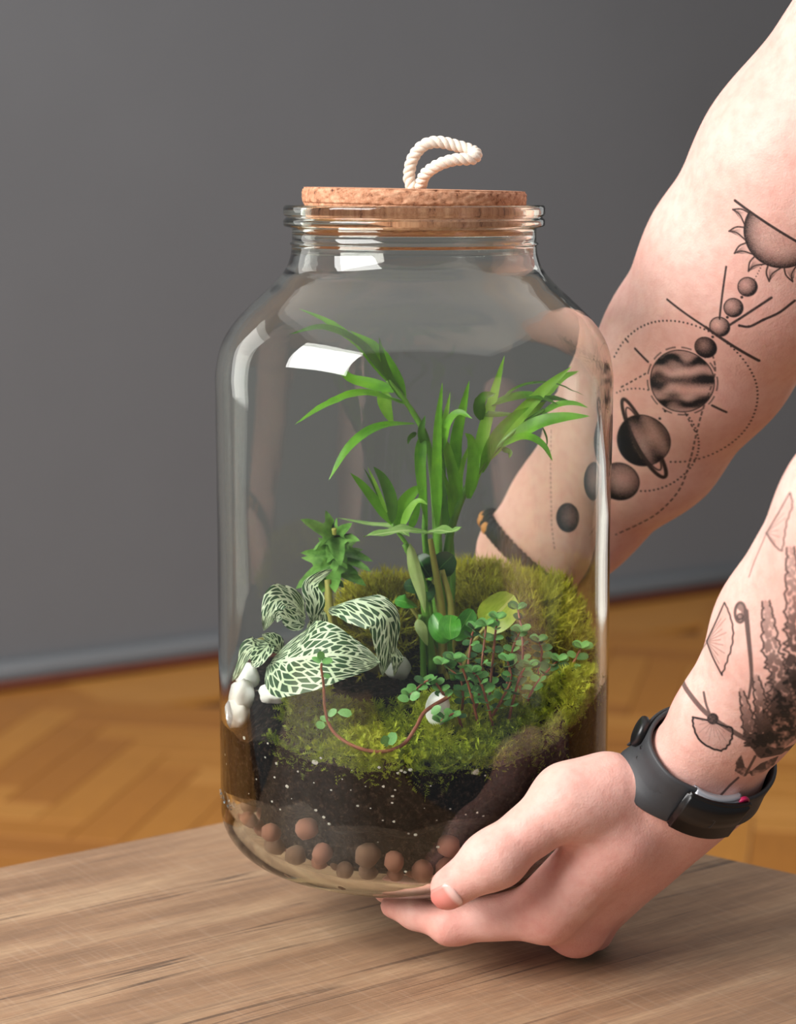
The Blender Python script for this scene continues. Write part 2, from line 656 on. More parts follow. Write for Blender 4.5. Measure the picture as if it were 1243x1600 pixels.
RJ, RC = 0.100, 0.027
outer = [(0.0005, .0035), (.030, .0032), (.058, .0022), (.066, .0006), (.0695, 0.0)]
outer += arc(RJ - RC, RC, RC, -90, 0, 16)
wall_pts = [(.1, .10), (.1, .18), (.1001, .235), (.0998, .252), (.0967, .2652), (.0895, .2765), (.0800, .2861), (.0713, .2941), (.0645, .302), (.0618, .309), (.0613, .3138)]
outer += [tuple(p) for p in catmull([(RJ, RC + .004)] + wall_pts, 5)]
outer += [(.0621, .3143), (.0621, .3150), (.0611, .3156), (.0610, .3190), (.0611, .3222), (.0630, .3229), (.0648, .3233), (.0653, .3241), (.0653, .3262), (.0648, .3270), (.0641, .3275), (.0641, .3281), (.0648, .3286), (.0653, .3294), (.0653, .3324), (.0649, .3334), (.0640, .3338)]
inner = [(.0575, .3338), (.0566, .3332), (.0563, .331), (.0562, .322), (.0566, .314)]
TH = 0.0042
inn = [(RJ - TH, RC + .004)] + [(r - TH, z - (.0006 if z > .25 else 0)) for r, z in wall_pts[:-2]]
inner += [tuple(p) for p in catmull(inn, 4)[::-1]]
inner += arc(RJ - TH - .023, .0062 + .0225, .0225, 0, -90, 14)[1:]
inner += [(.05, .0066), (.02, .0076), (.0005, .0082)]


def wob(a, z):
    m = np.clip((z - .02) / .03, 0, 1) * np.clip((.30 - z) / .03, 0, 1)
    return m * (.00012 * np.sin(3 * a + z * 30) + .00008 * np.sin(11 * a + 40 * z) + .00006 * np.sin(z * 260 + 2 * np.sin(a * 2)))


V, F = lathe(outer + inner, 160, False, wob)
n_out = len(outer)
V = np.asarray(V); V[:, 2] += ZB
seg = 160
F = list(F)
F.append(tuple(range(seg - 1, -1, -1)))
F.append(tuple((len(outer + inner) - 1) * seg + k for k in range(seg)))
me = mesh('glass_jar', V, F)
bm = bmesh.new(); bm.from_mesh(me)
bmesh.ops.recalc_face_normals(bm, faces=bm.faces)
bm.to_mesh(me); bm.free()
M_glass = mat_glass('clear_glass', (0.985, 0.995, 0.988, 1))
jar = obj('glass_jar', me, M_glass, None, 'large clear glass jar with rounded shoulders and ringed neck holding a planted terrarium', 'jar')


def jar_out_r(z):                             # outer radius at height z above the base
    p = np.array(outer[4:-10])
    return np.interp(z, p[:, 1], p[:, 0])


# raised letters low on the left of the glass
fc = bpy.data.curves.new('lettering', 'FONT')
fc.body = 'WYC'
fc.size = 0.0050
fc.extrude = 0.0003
fc.space_character = 1.6
fo = bpy.data.objects.new('lettering', fc)
COL.objects.link(fo)
dg = bpy.context.evaluated_depsgraph_get()
tm = bpy.data.meshes.new_from_object(fo.evaluated_get(dg))
bpy.data.objects.remove(fo)
co = np.empty(len(tm.vertices) * 3); tm.vertices.foreach_get('co', co); co = co.reshape(-1, 3)
zt = Pcyl(365, 1269, RJ)[2]
a0 = math.pi + math.radians(6)
xs = co[:, 0] / 0.9
ang = a0 + xs * 1.9 / RJ
rr = RJ + 0.0002 + co[:, 2]
new = np.stack([rr * np.cos(ang), rr * np.sin(ang), zt + co[:, 1] * .7], 1)
tm.vertices.foreach_set('co', new.ravel().astype(np.float32)); tm.update()
lt_ = obj('raised_lettering', tm, M_glass, jar)

# ------------------------------------------------------------------ cork lid and its rope
M_cork = NT('cork')
o_ = M_cork.obj()
nz = M_cork.noise(o_, 260, 6, 0.7)
c_ = M_cork.ramp(nz, [(0.33, sr(84, 46, 28)), (0.43, sr(184, 126, 92)), (0.7, sr(226, 176, 142))])
M_cork.l(c_, M_cork.b.inputs['Base Color'])
M_cork.set(Roughness=0.8)
M_cork.bump(nz, 0.6, 0.0012)
M_cork = M_cork.m
lid_z = ZB + .3338
lid = thing('cork_lid', 'round cork lid with a white rope loop closing the glass jar', 'lid', (0, 0, lid_z))
RL = 0.0556
prof = [(0.0005, -.0092), (.052, -.0092), (.0538, -.0086), (.0543, -.004), (.0548, .0)] + [(.0552, .0004), (RL, .0014), (RL + .0002, .004), (RL, .0062), (RL - .0008, .0073), (RL - .003, .0078), (.03, .0080), (.0005, .0080)]
V, F = lathe(catmull(prof, 3), 220)
V = np.asarray(V)
ang = np.arctan2(V[:, 1], V[:, 0])
rad = np.hypot(V[:, 0], V[:, 1])
edge = np.clip((rad - .05) / .004, 0, 1) * (V[:, 2] > -.0005)
j = vnoise(ang * 30, V[:, 2] * 900) * .0004 + vnoise(ang * 90, V[:, 2] * 1500, 3) * .0004 + np.minimum(0, vnoise(ang * 46, V[:, 2] * 700, 5) + .35) * .0014
V[:, 0] += edge * j * np.cos(ang)
V[:, 1] += edge * j * np.sin(ang)
F = list(F)
me = mesh('cork_disc', V, F)
cork = obj('cork_disc', me, M_cork)
cork.parent = lid
lid.rotation_euler = (0, math.radians(1.2), 0)
M_rope = NT('cotton_rope')
o_ = M_rope.uv()
fz = M_rope.noise(M_rope.mapv(o_, (40, 3, 1)), 8, 3)
c_ = M_rope.ramp(fz, [(0.3, sr(222, 204, 184)), (0.7, sr(248, 240, 228))])
M_rope.l(c_, M_rope.b.inputs['Base Color'])
M_rope.set(Roughness=0.85)
M_rope.bump(fz, 0.4, 0.0006)
M_rope = M_rope.m
rp = [(608, 318), (600, 285), (590, 240), (605, 165), (650, 108), (715, 90), (800, 107), (866, 128), (886, 146), (868, 164), (795, 168), (722, 190), (662, 232), (643, 280), (640, 318)]
ry = [-.002, -.002, -.002, -.004, -.006, -.006, -.006, -.008, -.013, -.018, -.019, -.018, -.014, -.008, -.006]
path = catmull([P(430 + a / 2.825, 190 + b / 2.825, y) for (a, b), y in zip(rp, ry)], 24)
T, N, B = frames(path)
L = np.concatenate([[0], np.cumsum(np.linalg.norm(np.diff(path, axis=0), axis=1))])
rope = thing('rope_handle', None, None, (0, 0, 0))
rope.parent = lid
rope.matrix_parent_inverse = (Matrix.Translation((0, 0, lid_z)) @ lid.rotation_euler.to_matrix().to_4x4()).inverted()
for s in range(3):
    ph = L / 0.0105 * 2 * math.pi + s * 2 * math.pi / 3
    pth = path + 0.00155 * (np.cos(ph)[:, None] * N + np.sin(ph)[:, None] * B)
    V, F, U = tube(pth, 0.00160, 10)
    obj('rope_strand', mesh('rope_strand', V, F, U), M_rope).parent = rope

# ------------------------------------------------------------------ jar contents: soil
def smooth(x, a, b):
    t = np.clip((x - a) / (b - a), 0, 1)
    return t * t * (3 - 2 * t)


def soil_h(x, y):
    x = np.asarray(x, float); y = np.asarray(y, float)
    h = 0.109 + .021 * smooth(y, -.095, -.03)
    h = h + .026 * smooth(y, -.005, .06) * smooth(x, -.075, -.01)
    h = h + .018 * smooth(x, .03, .085) * smooth(y, -.06, .03)
    h = h - .016 * smooth(-x, .064, .088) * smooth(y, -.085, -.05) * smooth(-y, -.03, .01)
    return h + .0015 * vnoise(x * 120, y * 120)


RS = 0.0963                                  # moist soil pressed to the glass
M_soil = NT('soil')
o_ = M_soil.obj()
n1 = M_soil.noise(o_, 330, 8, 0.78)
vz = M_soil.n('ShaderNodeTexVoronoi'); vz.inputs['Scale'].default_value = 420
M_soil.l(o_, vz.inputs['Vector'])
c_ = M_soil.ramp(n1, [(0.36, sr(8, 6, 5)), (0.52, sr(32, 24, 19)), (0.62, sr(74, 58, 46)), (0.72, sr(120, 98, 80))])
M_soil.l(c_, M_soil.b.inputs['Base Color'])
M_soil.set(Roughness=0.95)
M_soil.b.inputs['Specular IOR Level'].default_value = 0.1
M_soil.bump(M_soil.math('ADD', n1, vz.outputs[0]), 0.9, 0.0025)
M_soil = M_soil.m
seg = 120
prof = [(0.001, .0094), (.056, .0088), (.0680, .0090), (.0766, .0106), (.0806, .0150), (.0796, .022), (.079, .036)]
_lp = [Pcyl(px, py, RS) for px, py in ((362, 1262), (400, 1268), (440, 1286), (478, 1266), (520, 1312), (575, 1308), (640, 1322), (700, 1296), (800, 1288), (900, 1252))]
LOWA = [0.0] + [math.atan2(p[1], p[0]) % (2 * math.pi) for p in _lp] + [2 * math.pi]
LOWZ = [ZB + .034] + [p[2] for p in _lp] + [ZB + .034]
LOWA.insert(1, 1.5); LOWZ.insert(1, ZB + .040)
rows = []
for r, z in prof: rows.append((r, None, ZB + z))
V, F = [], []
aa = np.linspace(0, 2 * math.pi, seg, endpoint=False)
for r, _, z in rows:
    for a in aa:
        rr = r * (1 + .012 * vnoise(a * 9, z * 200))
        V.append((rr * math.cos(a), rr * math.sin(a), z))
for k in range(1, 11):                        # the visible wall of soil, from just above the pebbles to its top edge
    for a in aa:
        rim = soil_h(RS * math.cos(a), RS * math.sin(a))
        low = float(np.interp(a, LOWA, LOWZ))
        z = low + (rim - low) * (k - 1) / 9
        rr = RS - .0001 * abs(vnoise(a * 40, z * 900)) - (.010 if k == 1 else .0015 if k == 2 else 0)
        V.append((rr * math.cos(a), rr * math.sin(a), z))
for t in np.linspace(.97, 0.01, 22):
    for a in aa:
        x, y = RS * t * math.cos(a), RS * t * math.sin(a)
        V.append((x, y, float(soil_h(x, y))))
nr = len(V) // seg
for i in range(nr - 1):
    for k in range(seg):
        q = (k + 1) % seg
        F.append((i * seg + k, i * seg + q, (i + 1) * seg + q, (i + 1) * seg + k))
F.append(tuple(range(seg - 1, -1, -1)))
F.append(tuple((nr - 1) * seg + k for k in range(seg)))
obj('potting_soil', mesh('potting_soil', V, F), M_soil, None, 'dark brown potting soil filling the lower half of the jar', 'soil', kind='stuff')


# ------------------------------------------------------------------ stones, pebbles, perlite
def blob(name, c, r, seed, rough=.12, sub=3, stretch=(1, 1, 1)):
    bm = bmesh.new()
    bmesh.ops.create_icosphere(bm, subdivisions=sub, radius=1)
    rs = random.Random(seed)
    ph = [rs.uniform(0, 6) for _ in range(9)]
    for v in bm.verts:
        p = v.co.normalized()
        d = 1 + rough * (math.sin(2.1 * p.x * 2 + ph[0]) * math.sin(2 * p.y * 2 + ph[1]) + .6 * math.sin(5 * p.z + ph[2] + 3 * p.x) * math.sin(4 * p.y + ph[3]) + .35 * math.sin(11 * p.x + ph[4]) * math.sin(9 * p.z + ph[5]))
        v.co = Vector((p.x * stretch[0], p.y * stretch[1], p.z * stretch[2])) * d * r
    me = bm_mesh(name, bm, True)
    return me


M_clay = simple('fired_clay', sr(140, 90, 70), 0.8, 0.22, 130, 0.5, 500, 0.0008)
M_clay2 = simple('fired_clay_dark', sr(110, 80, 60), 0.85, 0.22, 130, 0.5, 500, 0.0008)
pb_px = [(482, 1294, 20), (427, 1302, 17), (463, 1341, 19), (506, 1333, 18), (575, 1336, 22), (616, 1346, 17), (430, 1328, 20), (389, 1284, 17), (368, 1290, 15), (576, 1368, 17), (540, 1362, 16), (660, 1362, 19), (500, 1362, 15), (700, 1322, 20), (396, 1318, 15), (618, 1374, 14), (735, 1345, 18), (775, 1330, 19), (820, 1310, 19), (862, 1290, 18), (900, 1270, 17)]
pebble_g = 'clay pebbles in the drainage layer'
placed = []
for i, (px, py, r) in enumerate(pb_px):
    rr = r / 3330.0
    zc = Pcyl(px, py, .088)[2]
    # keep inside the curved base
    lim = RJ - TH - .0012 - rr
    zb_ = ZB + .0287
    if zc < zb_:
        cr = .0225 - rr - .001
        dz = min(zb_ - zc, cr * .98)
        zc = max(zc, zb_ - cr * .98)
        lim = (RJ - TH - .023) + math.sqrt(max(cr * cr - dz * dz, 0)) - .0005
    c = Pcyl(px, py, lim)
    c[2] = max(c[2], ZB + .0082 + rr)
    placed.append((c, rr))
n_front = len(placed)
for k in range(200):                          # the layer goes on between them and round the back
    a = 2 * math.pi * k / 50 + (k // 50) * .06
    rr = .0052 + .0016 * random.random()
    lay = k // 50
    z = ZB + (.0150, .0250, .0165, .0128)[lay]
    R_ = (.0800, .0860, .0700, .0765)[lay]
    if lay == 3: rr = .0040
    c = np.array([R_ * math.cos(a), R_ * math.sin(a), z])
    if lay == 1 and 3.3 < a % (2 * math.pi) < 6.2: continue
    if all(np.linalg.norm(c - q) > (rr + s) * (.72 if lay == 3 else .84) for q, s in placed): placed.append((c, rr))
p_mes = [blob('clay_pebble', None, 1, s, .07, 2, (1, .95, .92)) for s in range(4)]
for i, p in enumerate(p_mes): p.materials.append(M_clay if i != 2 else M_clay2)
ORD = 'first second third fourth fifth sixth seventh eighth ninth tenth eleventh twelfth thirteenth fourteenth fifteenth sixteenth seventeenth'.split()


def ordinal_rows(pts, rows):                  # index -> (row name, ordinal from the left)
    out = {}
    ys = sorted(range(len(pts)), key=lambda i: pts[i][1])
    per = math.ceil(len(pts) / len(rows))
    for r, nm in enumerate(rows):
        for n, i in enumerate(sorted(ys[r * per:(r + 1) * per], key=lambda i: pts[i][0])): out[i] = (nm, ORD[n])
    return out


_po = ordinal_rows([proj(c) for c, _ in placed[:n_front]], ['upper', 'lower'])
for i, (c, rr) in enumerate(placed):
    if i < n_front: lab = 'round clay pebble pressed to the glass, %s from the left in the %s front row' % (_po[i][1], _po[i][0])
    else: lab = 'round clay pebble deep in the drainage layer behind the front rows'
    o = obj('clay_pebble', p_mes[2] if i in (4, 10, 9) else p_mes[i % 4], None, None, lab, 'pebble', pebble_g)
    o.location = c
    o.scale = (rr,) * 3
    o.rotation_euler = (random.random() * 6, random.random() * 6, random.random() * 6)

M_perl = simple('perlite', sr(232, 228, 216), 0.8, 0.05, 300)
pl = [(245, 292, 5), (235, 350, 5), (280, 375, 7), (435, 370, 12), (458, 353, 5), (365, 408, 5), (272, 432, 5), (322, 470, 8), (262, 532, 5), (438, 568, 6), (470, 597, 6), (492, 625, 6), (500, 485, 4), (585, 405, 4), (580, 485, 3.5), (608, 550, 5), (695, 392, 6), (712, 470, 6), (750, 510, 5.5), (748, 538, 4.5), (755, 615, 6), (710, 610, 4), (815, 665, 4.5), (843, 670, 6), (935, 720, 6), (803, 820, 5), (772, 415, 6), (785, 405, 6), (800, 412, 6), (822, 402, 7), (1088, 410, 14), (1127, 425, 4), (1095, 578, 5), (1120, 592, 4), (985, 563, 4), (1048, 586, 4), (905, 468, 3.5), (760, 485, 4), (152, 270, 8), (85, 378, 5), (80, 340, 5), (95, 530, 5), (295, 565, 4), (430, 455, 3), (640, 470, 3), (660, 560, 3), (545, 440, 3), (690, 700, 3), (880, 560, 3), (930, 610, 3), (340, 520, 3), (200, 440, 4), (170, 500, 3)]
pm = [blob('perlite_grain', None, 1, 40 + s, .2, 2, (1, .7, .75)) for s in range(3)]
for p in pm: p.materials.append(M_perl)
_pr = ordinal_rows([(a, b) for a, b, r in pl], ['top', 'upper middle', 'lower middle', 'bottom'])
for i, (a, b, r) in enumerate(pl):
    c = Pcyl(330 + a / 2.645, 1050 + b / 2.645, RS)
    o = obj('perlite_grain', pm[i % 3], None, None, 'white perlite grain in the dark soil, %s from the left in the %s band' % (_pr[i][1], _pr[i][0]), 'perlite', 'perlite grains in the soil')
    o.location = c * np.array([.999, .999, 1])
    o.scale = (r / 2.645 / 3330 * 1.25,) * 3
    o.scale.y = o.scale.x * .35
    o.rotation_euler = (0, 0, math.atan2(c[1], c[0]) + math.pi / 2)

M_quartz = simple('white_quartz', sr(240, 240, 238), 0.45, 0.03, 80, 0.3, 160, 0.001)
M_grey = simple('pale_grey_stone', sr(176, 178, 172), 0.6, 0.1, 80)
M_cream = simple('cream_stone', sr(226, 204, 158), 0.6, 0.08, 50)


def stone(px, py, Y, r, seed, mat, label, st=(1, .8, 1.1), name='stone', group=None, rot=0, rough=.13):
    me = blob(name, None, r / 3100.0, seed, rough, 3, st)
    o = obj(name, me, mat, None, label, 'stone', group)
    o.location = P(px, py, Y)
    o.rotation_euler = (0, rot, seed)
    return o


stone(389, 1056, -.022, 18, 3, M_quartz, 'white quartz stone wedged under the leaf fringe, topmost of the stack at the left glass')
stone(383, 1085, -.030, 22, 5, M_quartz, 'white quartz stone in the middle of the stack at the left glass')
stone(374, 1114, -.033, 21, 9, M_quartz, 'white quartz stone lowest in the stack at the left glass, beside the soil')
stone(428, 1082, -.036, 20, 12, M_quartz, 'white quartz stone behind the stack, half hidden by the big veined leaf', (1.2, .8, .8))
stone(683, 1106, -.066, 22, 21, M_quartz, 'smooth white upright pebble in the moss below the small-leaved creeper', (.95, .8, 1.3), rot=-.25, rough=.04)
stone(622, 1042, -.012, 20, 25, M_grey, 'pale grey stone in the dark hollow right of the veined leaves', (1, .8, 1))
stone(828, 988, .022, 34, 31, M_cream, 'cream coloured stone behind the creeper under the back moss', (1.05, .6, .75), rot=.35, rough=.05)

# ------------------------------------------------------------------ moss
def rand_dirs(n, zmin=-.2):
    v = rng.normal(size=(n, 3))
    v[:, 2] = np.abs(v[:, 2]) * .8 + zmin
    return v / np.linalg.norm(v, axis=1)[:, None]


def tri_mesh(name, tris, tint):
    n = len(tris)
    me = fast_mesh(name, tris.reshape(-1, 3), np.arange(n * 3).reshape(n, 3), False)
    me.attributes.new('tint', 'FLOAT', 'POINT').data.foreach_set('value', np.repeat(tint, 3).astype(np.float32))
    return me


def sheet_moss(base, nor, tint, length=.0072):
    """feathery branchlets: a bent axis with pairs of small leaflets"""
    n = len(base)
    d = nor + rng.normal(size=(n, 3)) * .75
    d /= np.linalg.norm(d, axis=1)[:, None]
    s = np.cross(d, rng.normal(size=(n, 3)))
    s /= np.linalg.norm(s, axis=1)[:, None]
    L = length * rng.uniform(.55, 1.25, n)[:, None]
    droop = np.array([0, 0, -1.0])
    T, ti = [], []
    for k in range(5):
        t = .15 + .85 * k / 4
        c = base + d * L * t + droop * L * .25 * t * t
        wd = L * .42 * (1 - .6 * t)
        for sg in (-1, 1):
            tip = c + s * sg * wd + d * L * .22
            up = np.cross(s, d) * L * .05
            T.append(np.stack([c - d * L * .07, c + d * L * .09 + up, tip], 1))
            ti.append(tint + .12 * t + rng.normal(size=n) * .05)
    return np.concatenate(T), np.clip(np.concatenate(ti), 0, 1)


def spiky_moss(base, nor, tint, length=.0145):
    n = len(base)
    d = nor + rng.normal(size=(n, 3)) * .28
    d /= np.linalg.norm(d, axis=1)[:, None]
    L = length * rng.uniform(.5, 1.2, n)[:, None]
    T, ti = [], []
    for k in range(15):
        t = rng.uniform(.15, 1, n)[:, None]
        c = base + d * L * t
        r = rng.normal(size=(n, 3))
        r -= d * np.sum(r * d, 1)[:, None]
        r /= np.linalg.norm(r, axis=1)[:, None]
        g = d * .75 + r * rng.uniform(.25, .8, n)[:, None]
        tip = c + g * L * rng.uniform(.28, .5, n)[:, None]
        sd = np.cross(g, r + d * .3)
        sd /= np.linalg.norm(sd, axis=1)[:, None] + 1e-9
        wd = .00032
        T.append(np.stack([c - sd * wd, c + sd * wd, tip], 1))
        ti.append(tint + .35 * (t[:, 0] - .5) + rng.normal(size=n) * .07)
    return np.concatenate(T), np.clip(np.concatenate(ti), 0, 1)


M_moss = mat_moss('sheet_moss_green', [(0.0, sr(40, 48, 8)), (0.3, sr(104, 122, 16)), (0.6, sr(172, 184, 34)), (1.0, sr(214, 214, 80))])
M_moss2 = mat_moss('cushion_moss_green', [(0.0, sr(64, 50, 12)), (0.3, sr(130, 120, 20)), (0.6, sr(178, 178, 36)), (1.0, sr(222, 210, 96))])


def soil_n(x, y):
    e = .003
    return np.stack([-(soil_h(x + e, y) - soil_h(x - e, y)) / (2 * e), -(soil_h(x, y + e) - soil_h(x, y - e)) / (2 * e), np.ones_like(x)], 1)


# front carpet
n = 17000
x = rng.uniform(-.094, .094, n); y = rng.uniform(-.094, .05, n)
r = np.hypot(x, y)
hx, hy = P(585, 1075, -.045)[:2]
left_bare = (x < -.062 + .012 * vnoise(y * 60, x * 60)) & (y < .0)
hollow = ((x + .020) / .034) ** 2 + ((y + .028) / .020) ** 2 + .25 * vnoise(x * 90, y * 90) < 1
keep = (r < .0925) & ~left_bare & ~hollow & (y < -.040 + .007 * vnoise(x * 80, y * 30) + .030 * smooth(x, .045, .070))
x, y = x[keep], y[keep]
z = soil_h(x, y) + .0015 + .0042 * np.clip(vnoise(x * 55, y * 55, 2) + .35, 0, 1.2)
b = np.stack([x, y, z], 1)
nn = soil_n(x, y) * np.array([1, 1, 1.]) + np.array([0, -.35, 0])
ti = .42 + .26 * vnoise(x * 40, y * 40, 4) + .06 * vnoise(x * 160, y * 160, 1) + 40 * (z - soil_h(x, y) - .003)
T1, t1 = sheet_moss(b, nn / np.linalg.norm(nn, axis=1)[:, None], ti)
# the fringe hanging over the soil edge against the glass
n = 1500
a = rng.uniform(math.radians(222), math.radians(365), n)
r = .0935
x, y = r * np.cos(a), r * np.sin(a)
z = soil_h(x, y) + rng.uniform(-.006, .004, n) + .003 * np.sin(a * 9)
b = np.stack([x, y, z], 1)
nn = np.stack([np.cos(a) * .1, np.sin(a) * .1, np.full(n, .5)], 1) + np.stack([-np.sin(a), np.cos(a), 0 * a], 1) * rng.normal(size=n)[:, None] * .6
T2, t2 = sheet_moss(b, nn, .34 + .2 * vnoise(x * 40, y * 40, 4), .0045)
lim = .0954
T_ = np.concatenate([T1, T2])
lim = np.concatenate([np.full(len(T1), .0954), np.full(len(T2), .0966)])[:, None]
T_[len(T1):, :, :2] *= 1.015
rr = np.hypot(T_[..., 0], T_[..., 1]); sc = np.minimum(1, lim / np.maximum(rr, 1e-6))
T_[..., 0] *= sc; T_[..., 1] *= sc
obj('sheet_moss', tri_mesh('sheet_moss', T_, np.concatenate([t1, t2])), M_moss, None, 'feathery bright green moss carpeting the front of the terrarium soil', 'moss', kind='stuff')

# taller cushion moss mounds at the back
def mound(cx, cy, rx, ry, top, n, tint0):
    u = rng.uniform(-1, 1, (n * 2, 2))
    u = u[np.hypot(u[:, 0], u[:, 1]) < 1][:n]
    x = cx + u[:, 0] * rx; y = cy + u[:, 1] * ry
    q = np.hypot(u[:, 0], u[:, 1])
    base = soil_h(x, y)
    z = base + np.maximum(0, (top - base)) * np.sqrt(np.maximum(0, 1 - q ** 2)) - .004
    nn = np.stack([u[:, 0] * .9, u[:, 1] * .9, np.sqrt(np.maximum(.05, 1 - q ** 2)) + .25], 1)
    nn /= np.linalg.norm(nn, axis=1)[:, None]
    k = np.hypot(x, y) < .0900
    return np.stack([x, y, z], 1)[k], nn[k], (tint0 - .05 + .20 * vnoise(x * 75, y * 75, 3) + .10 * vnoise(x * 190, y * 190, 5))[k]  # tint noise: patchy moss colour plus painted brown shadows between the tufts


Ts, ts = [], []
dome_me = []
for (px, py, Y, rx, ry, n, t0) in [(600, 916, .036, .024, .03, 1000, .36), (668, 930, .05, .03, .03, 900, .36), (745, 898, .046, .030, .034, 1500, .44), (815, 925, .030, .024, .034, 1300, .5), (866, 975, .020, .018, .030, 1000, .42), (640, 960, .034, .022, .018, 500, .30)]:
    c = P(px, py, Y)
    top = c[2] - .004
    b, nn, tt = mound(c[0], c[1], rx, ry, top, n, t0)
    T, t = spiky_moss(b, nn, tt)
    Ts.append(T); ts.append(t)
    V = []; F = []
    sg = 28
    for i in range(9):
        q = i / 8
        for k in range(sg):
            a = 2 * math.pi * k / sg
            x, y = c[0] + rx * q * math.cos(a) * .97, c[1] + ry * q * math.sin(a) * .97
            h0 = float(soil_h(x, y))
            z = h0 + max(0, top - h0) * math.sqrt(max(0, 1 - q * q)) - .004
            R_ = math.hypot(x, y)
            if R_ > .088: x *= .088 / R_; y *= .088 / R_
            V.append((x, y, z))
    for i in range(8):
        for k in range(sg):
            F.append((i * sg + k, i * sg + (k + 1) % sg, (i + 1) * sg + (k + 1) % sg, (i + 1) * sg + k))
    dome_me.append((V, F))
T_ = np.concatenate(Ts)
rr = np.hypot(T_[..., 0], T_[..., 1]); sc = np.minimum(1, .0954 / np.maximum(rr, 1e-6))
T_[..., 0] *= sc; T_[..., 1] *= sc
cm = obj('cushion_moss', tri_mesh('cushion_moss', T_, np.concatenate(ts)), M_moss2, None, 'tall spiky golden green moss mounds at the back of the terrarium', 'moss', kind='stuff')
V, F = [], []
for v, f in dome_me:
    o0 = len(V); V += v; F += [tuple(i + o0 for i in q) for q in f]
M_mb = simple('moss_base', sr(70, 64, 22), 0.9, 0.25, 200, 0.6, 500, 0.001)
obj('moss_base', mesh('moss_base', V, F), M_mb, cm, kind='stuff')

# ------------------------------------------------------------------ leaves
PROF = {
    'lance': lambda t: np.sin(math.pi * np.clip(t, 0, 1) ** .75) ** .75 * (1 - .25 * t),
    'blade': lambda t: np.minimum(1, (t + .04) / .22) ** .7 * np.maximum(0, 1 - t ** 2.6) ** .9,
    'oval': lambda t: np.sqrt(np.maximum(0, 1 - (2 * t - 1) ** 2)) ** 1.0,
    'heart': lambda t: np.minimum(1, (t + .01) / .16) ** .5 * np.maximum(0, 1 - t ** 1.9) ** .75,
    'fitt': lambda t: np.minimum(1, (t + .015) / .30) ** .62 * np.maximum(0, 1 - t ** 2.0) ** .85,
}


def inside(p, lim=.0950):
    r = math.hypot(p[0], p[1])
    if r > lim and 0.03 < p[2] < .33:
        p = p.copy(); p[0] *= lim / r; p[1] *= lim / r
    return p


def leaf_mesh(pts, width, up=None, prof='lance', fold=.12, ns=14, nc=6, wave=0.0, curl=0.0, seed=0, twist=0.0, cup=0.0, us=1.0):
    pts = [np.asarray(p, float) for p in pts]
    path = catmull(pts, max(2, ns // (len(pts) - 1)))
    t = np.linspace(0, 1, len(path))
    T = np.gradient(path, axis=0); T /= np.linalg.norm(T, axis=1)[:, None] + 1e-12
    if up is None: up = (0, -.62, .78)
    up = np.asarray(up, float)
    V, U, F = [], [], []
    wv = PROF[prof](t) * width / 2
    for i in range(len(path)):
        S = nrm(np.cross(T[i], up)); N = nrm(np.cross(S, T[i]))
        if twist:
            a = twist * t[i]
            S, N = S * math.cos(a) + N * math.sin(a), N * math.cos(a) - S * math.sin(a)
        for k in range(nc + 1):
            v = -1 + 2 * k / nc
            h = fold * abs(v) * wv[i] - curl * v * v * wv[i] + wave * width * .5 * math.sin(t[i] * 15 + seed + (2 if v > 0 else 0)) * v * v
            cw = math.cos(cup * v)
            p = path[i] + S * v * wv[i] * cw + N * h
            V.append(inside(p)); U.append((t[i] * us + seed * (us != 1.0), .5 + (k / nc - .5) * us))
    m = nc + 1
    for i in range(len(path) - 1):
        for k in range(nc):
            F.append((i * m + k, i * m + k + 1, (i + 1) * m + k + 1, (i + 1) * m + k))
    return mesh('leaf', V, F, U)


def leaf(parent, pts, width, mat, name='leaf', label=None, **k):
    return obj(name, leaf_mesh(pts, width, **k), mat, parent, label)


def stem(parent, pts, r0, r1, mat, name='stem', n=8, sides=8):
    path = catmull(pts, n)
    path = np.array([inside(p) for p in path])
    return tube_obj(name, path, np.linspace(r0, r1, len(path)), mat, parent, sides)


PXM = 1 / 3050.0
M_palm = mat_leaf('palm_leaf', sr(62, 126, 18), sr(122, 186, 44), None, trans=.35)
M_palmd = mat_leaf('palm_leaf_dark', sr(50, 92, 22), sr(84, 134, 38), None, trans=.3)
M_palmy = mat_leaf('palm_leaf_bright', sr(104, 168, 34), sr(158, 210, 84), None, trans=.4)
M_pstem = simple('palm_stem', sr(92, 142, 44), .45, .15, 90)
M_olive = simple('olive_stem', sr(150, 146, 66), .5, .15, 90)
M_red = simple('creeper_stem', sr(132, 74, 50), .5, .2, 120)

# parlour palm
base = P(690, 1040, .004)
palm = thing('parlour_palm', 'slender green palm with narrow arching blades standing tallest in the centre of the jar', 'palm', base)
PS = lambda *a: [P(*q) for q in a]
for st, r0, r1, mt in [
    ([(682, 1035, .004), (684, 940, .004), (682, 830, .004), (676, 740, .004), (664, 680, .003), (636, 630, .002), (606, 594, .0)], .0028, .0012, M_pstem),
    ([(690, 1035, .002), (688, 930, .0), (684, 830, -.002), (684, 720, -.004), (688, 640, -.004)], .0026, .0014, M_pstem),
    ([(697, 1035, .006), (696, 930, .008), (700, 850, .008), (716, 790, .006), (740, 745, .004), (775, 700, .002), (815, 664, .0), (850, 640, .0)], .0027, .0010, M_pstem),
    ([(686, 1035, .010), (676, 930, .012), (664, 850, .012), (664, 790, .012), (662, 720, .010)], .0022, .0012, M_pstem),
    ([(692, 1035, .012), (706, 920, .014), (704, 840, .014), (700, 780, .013)], .0020, .0012, M_pstem),
    ([(680, 1035, .0), (668, 930, -.004), (640, 860, -.006), (612, 818, -.008)], .0016, .0010, M_pstem),
]: stem(palm, PS(*st), r0, r1, mt)
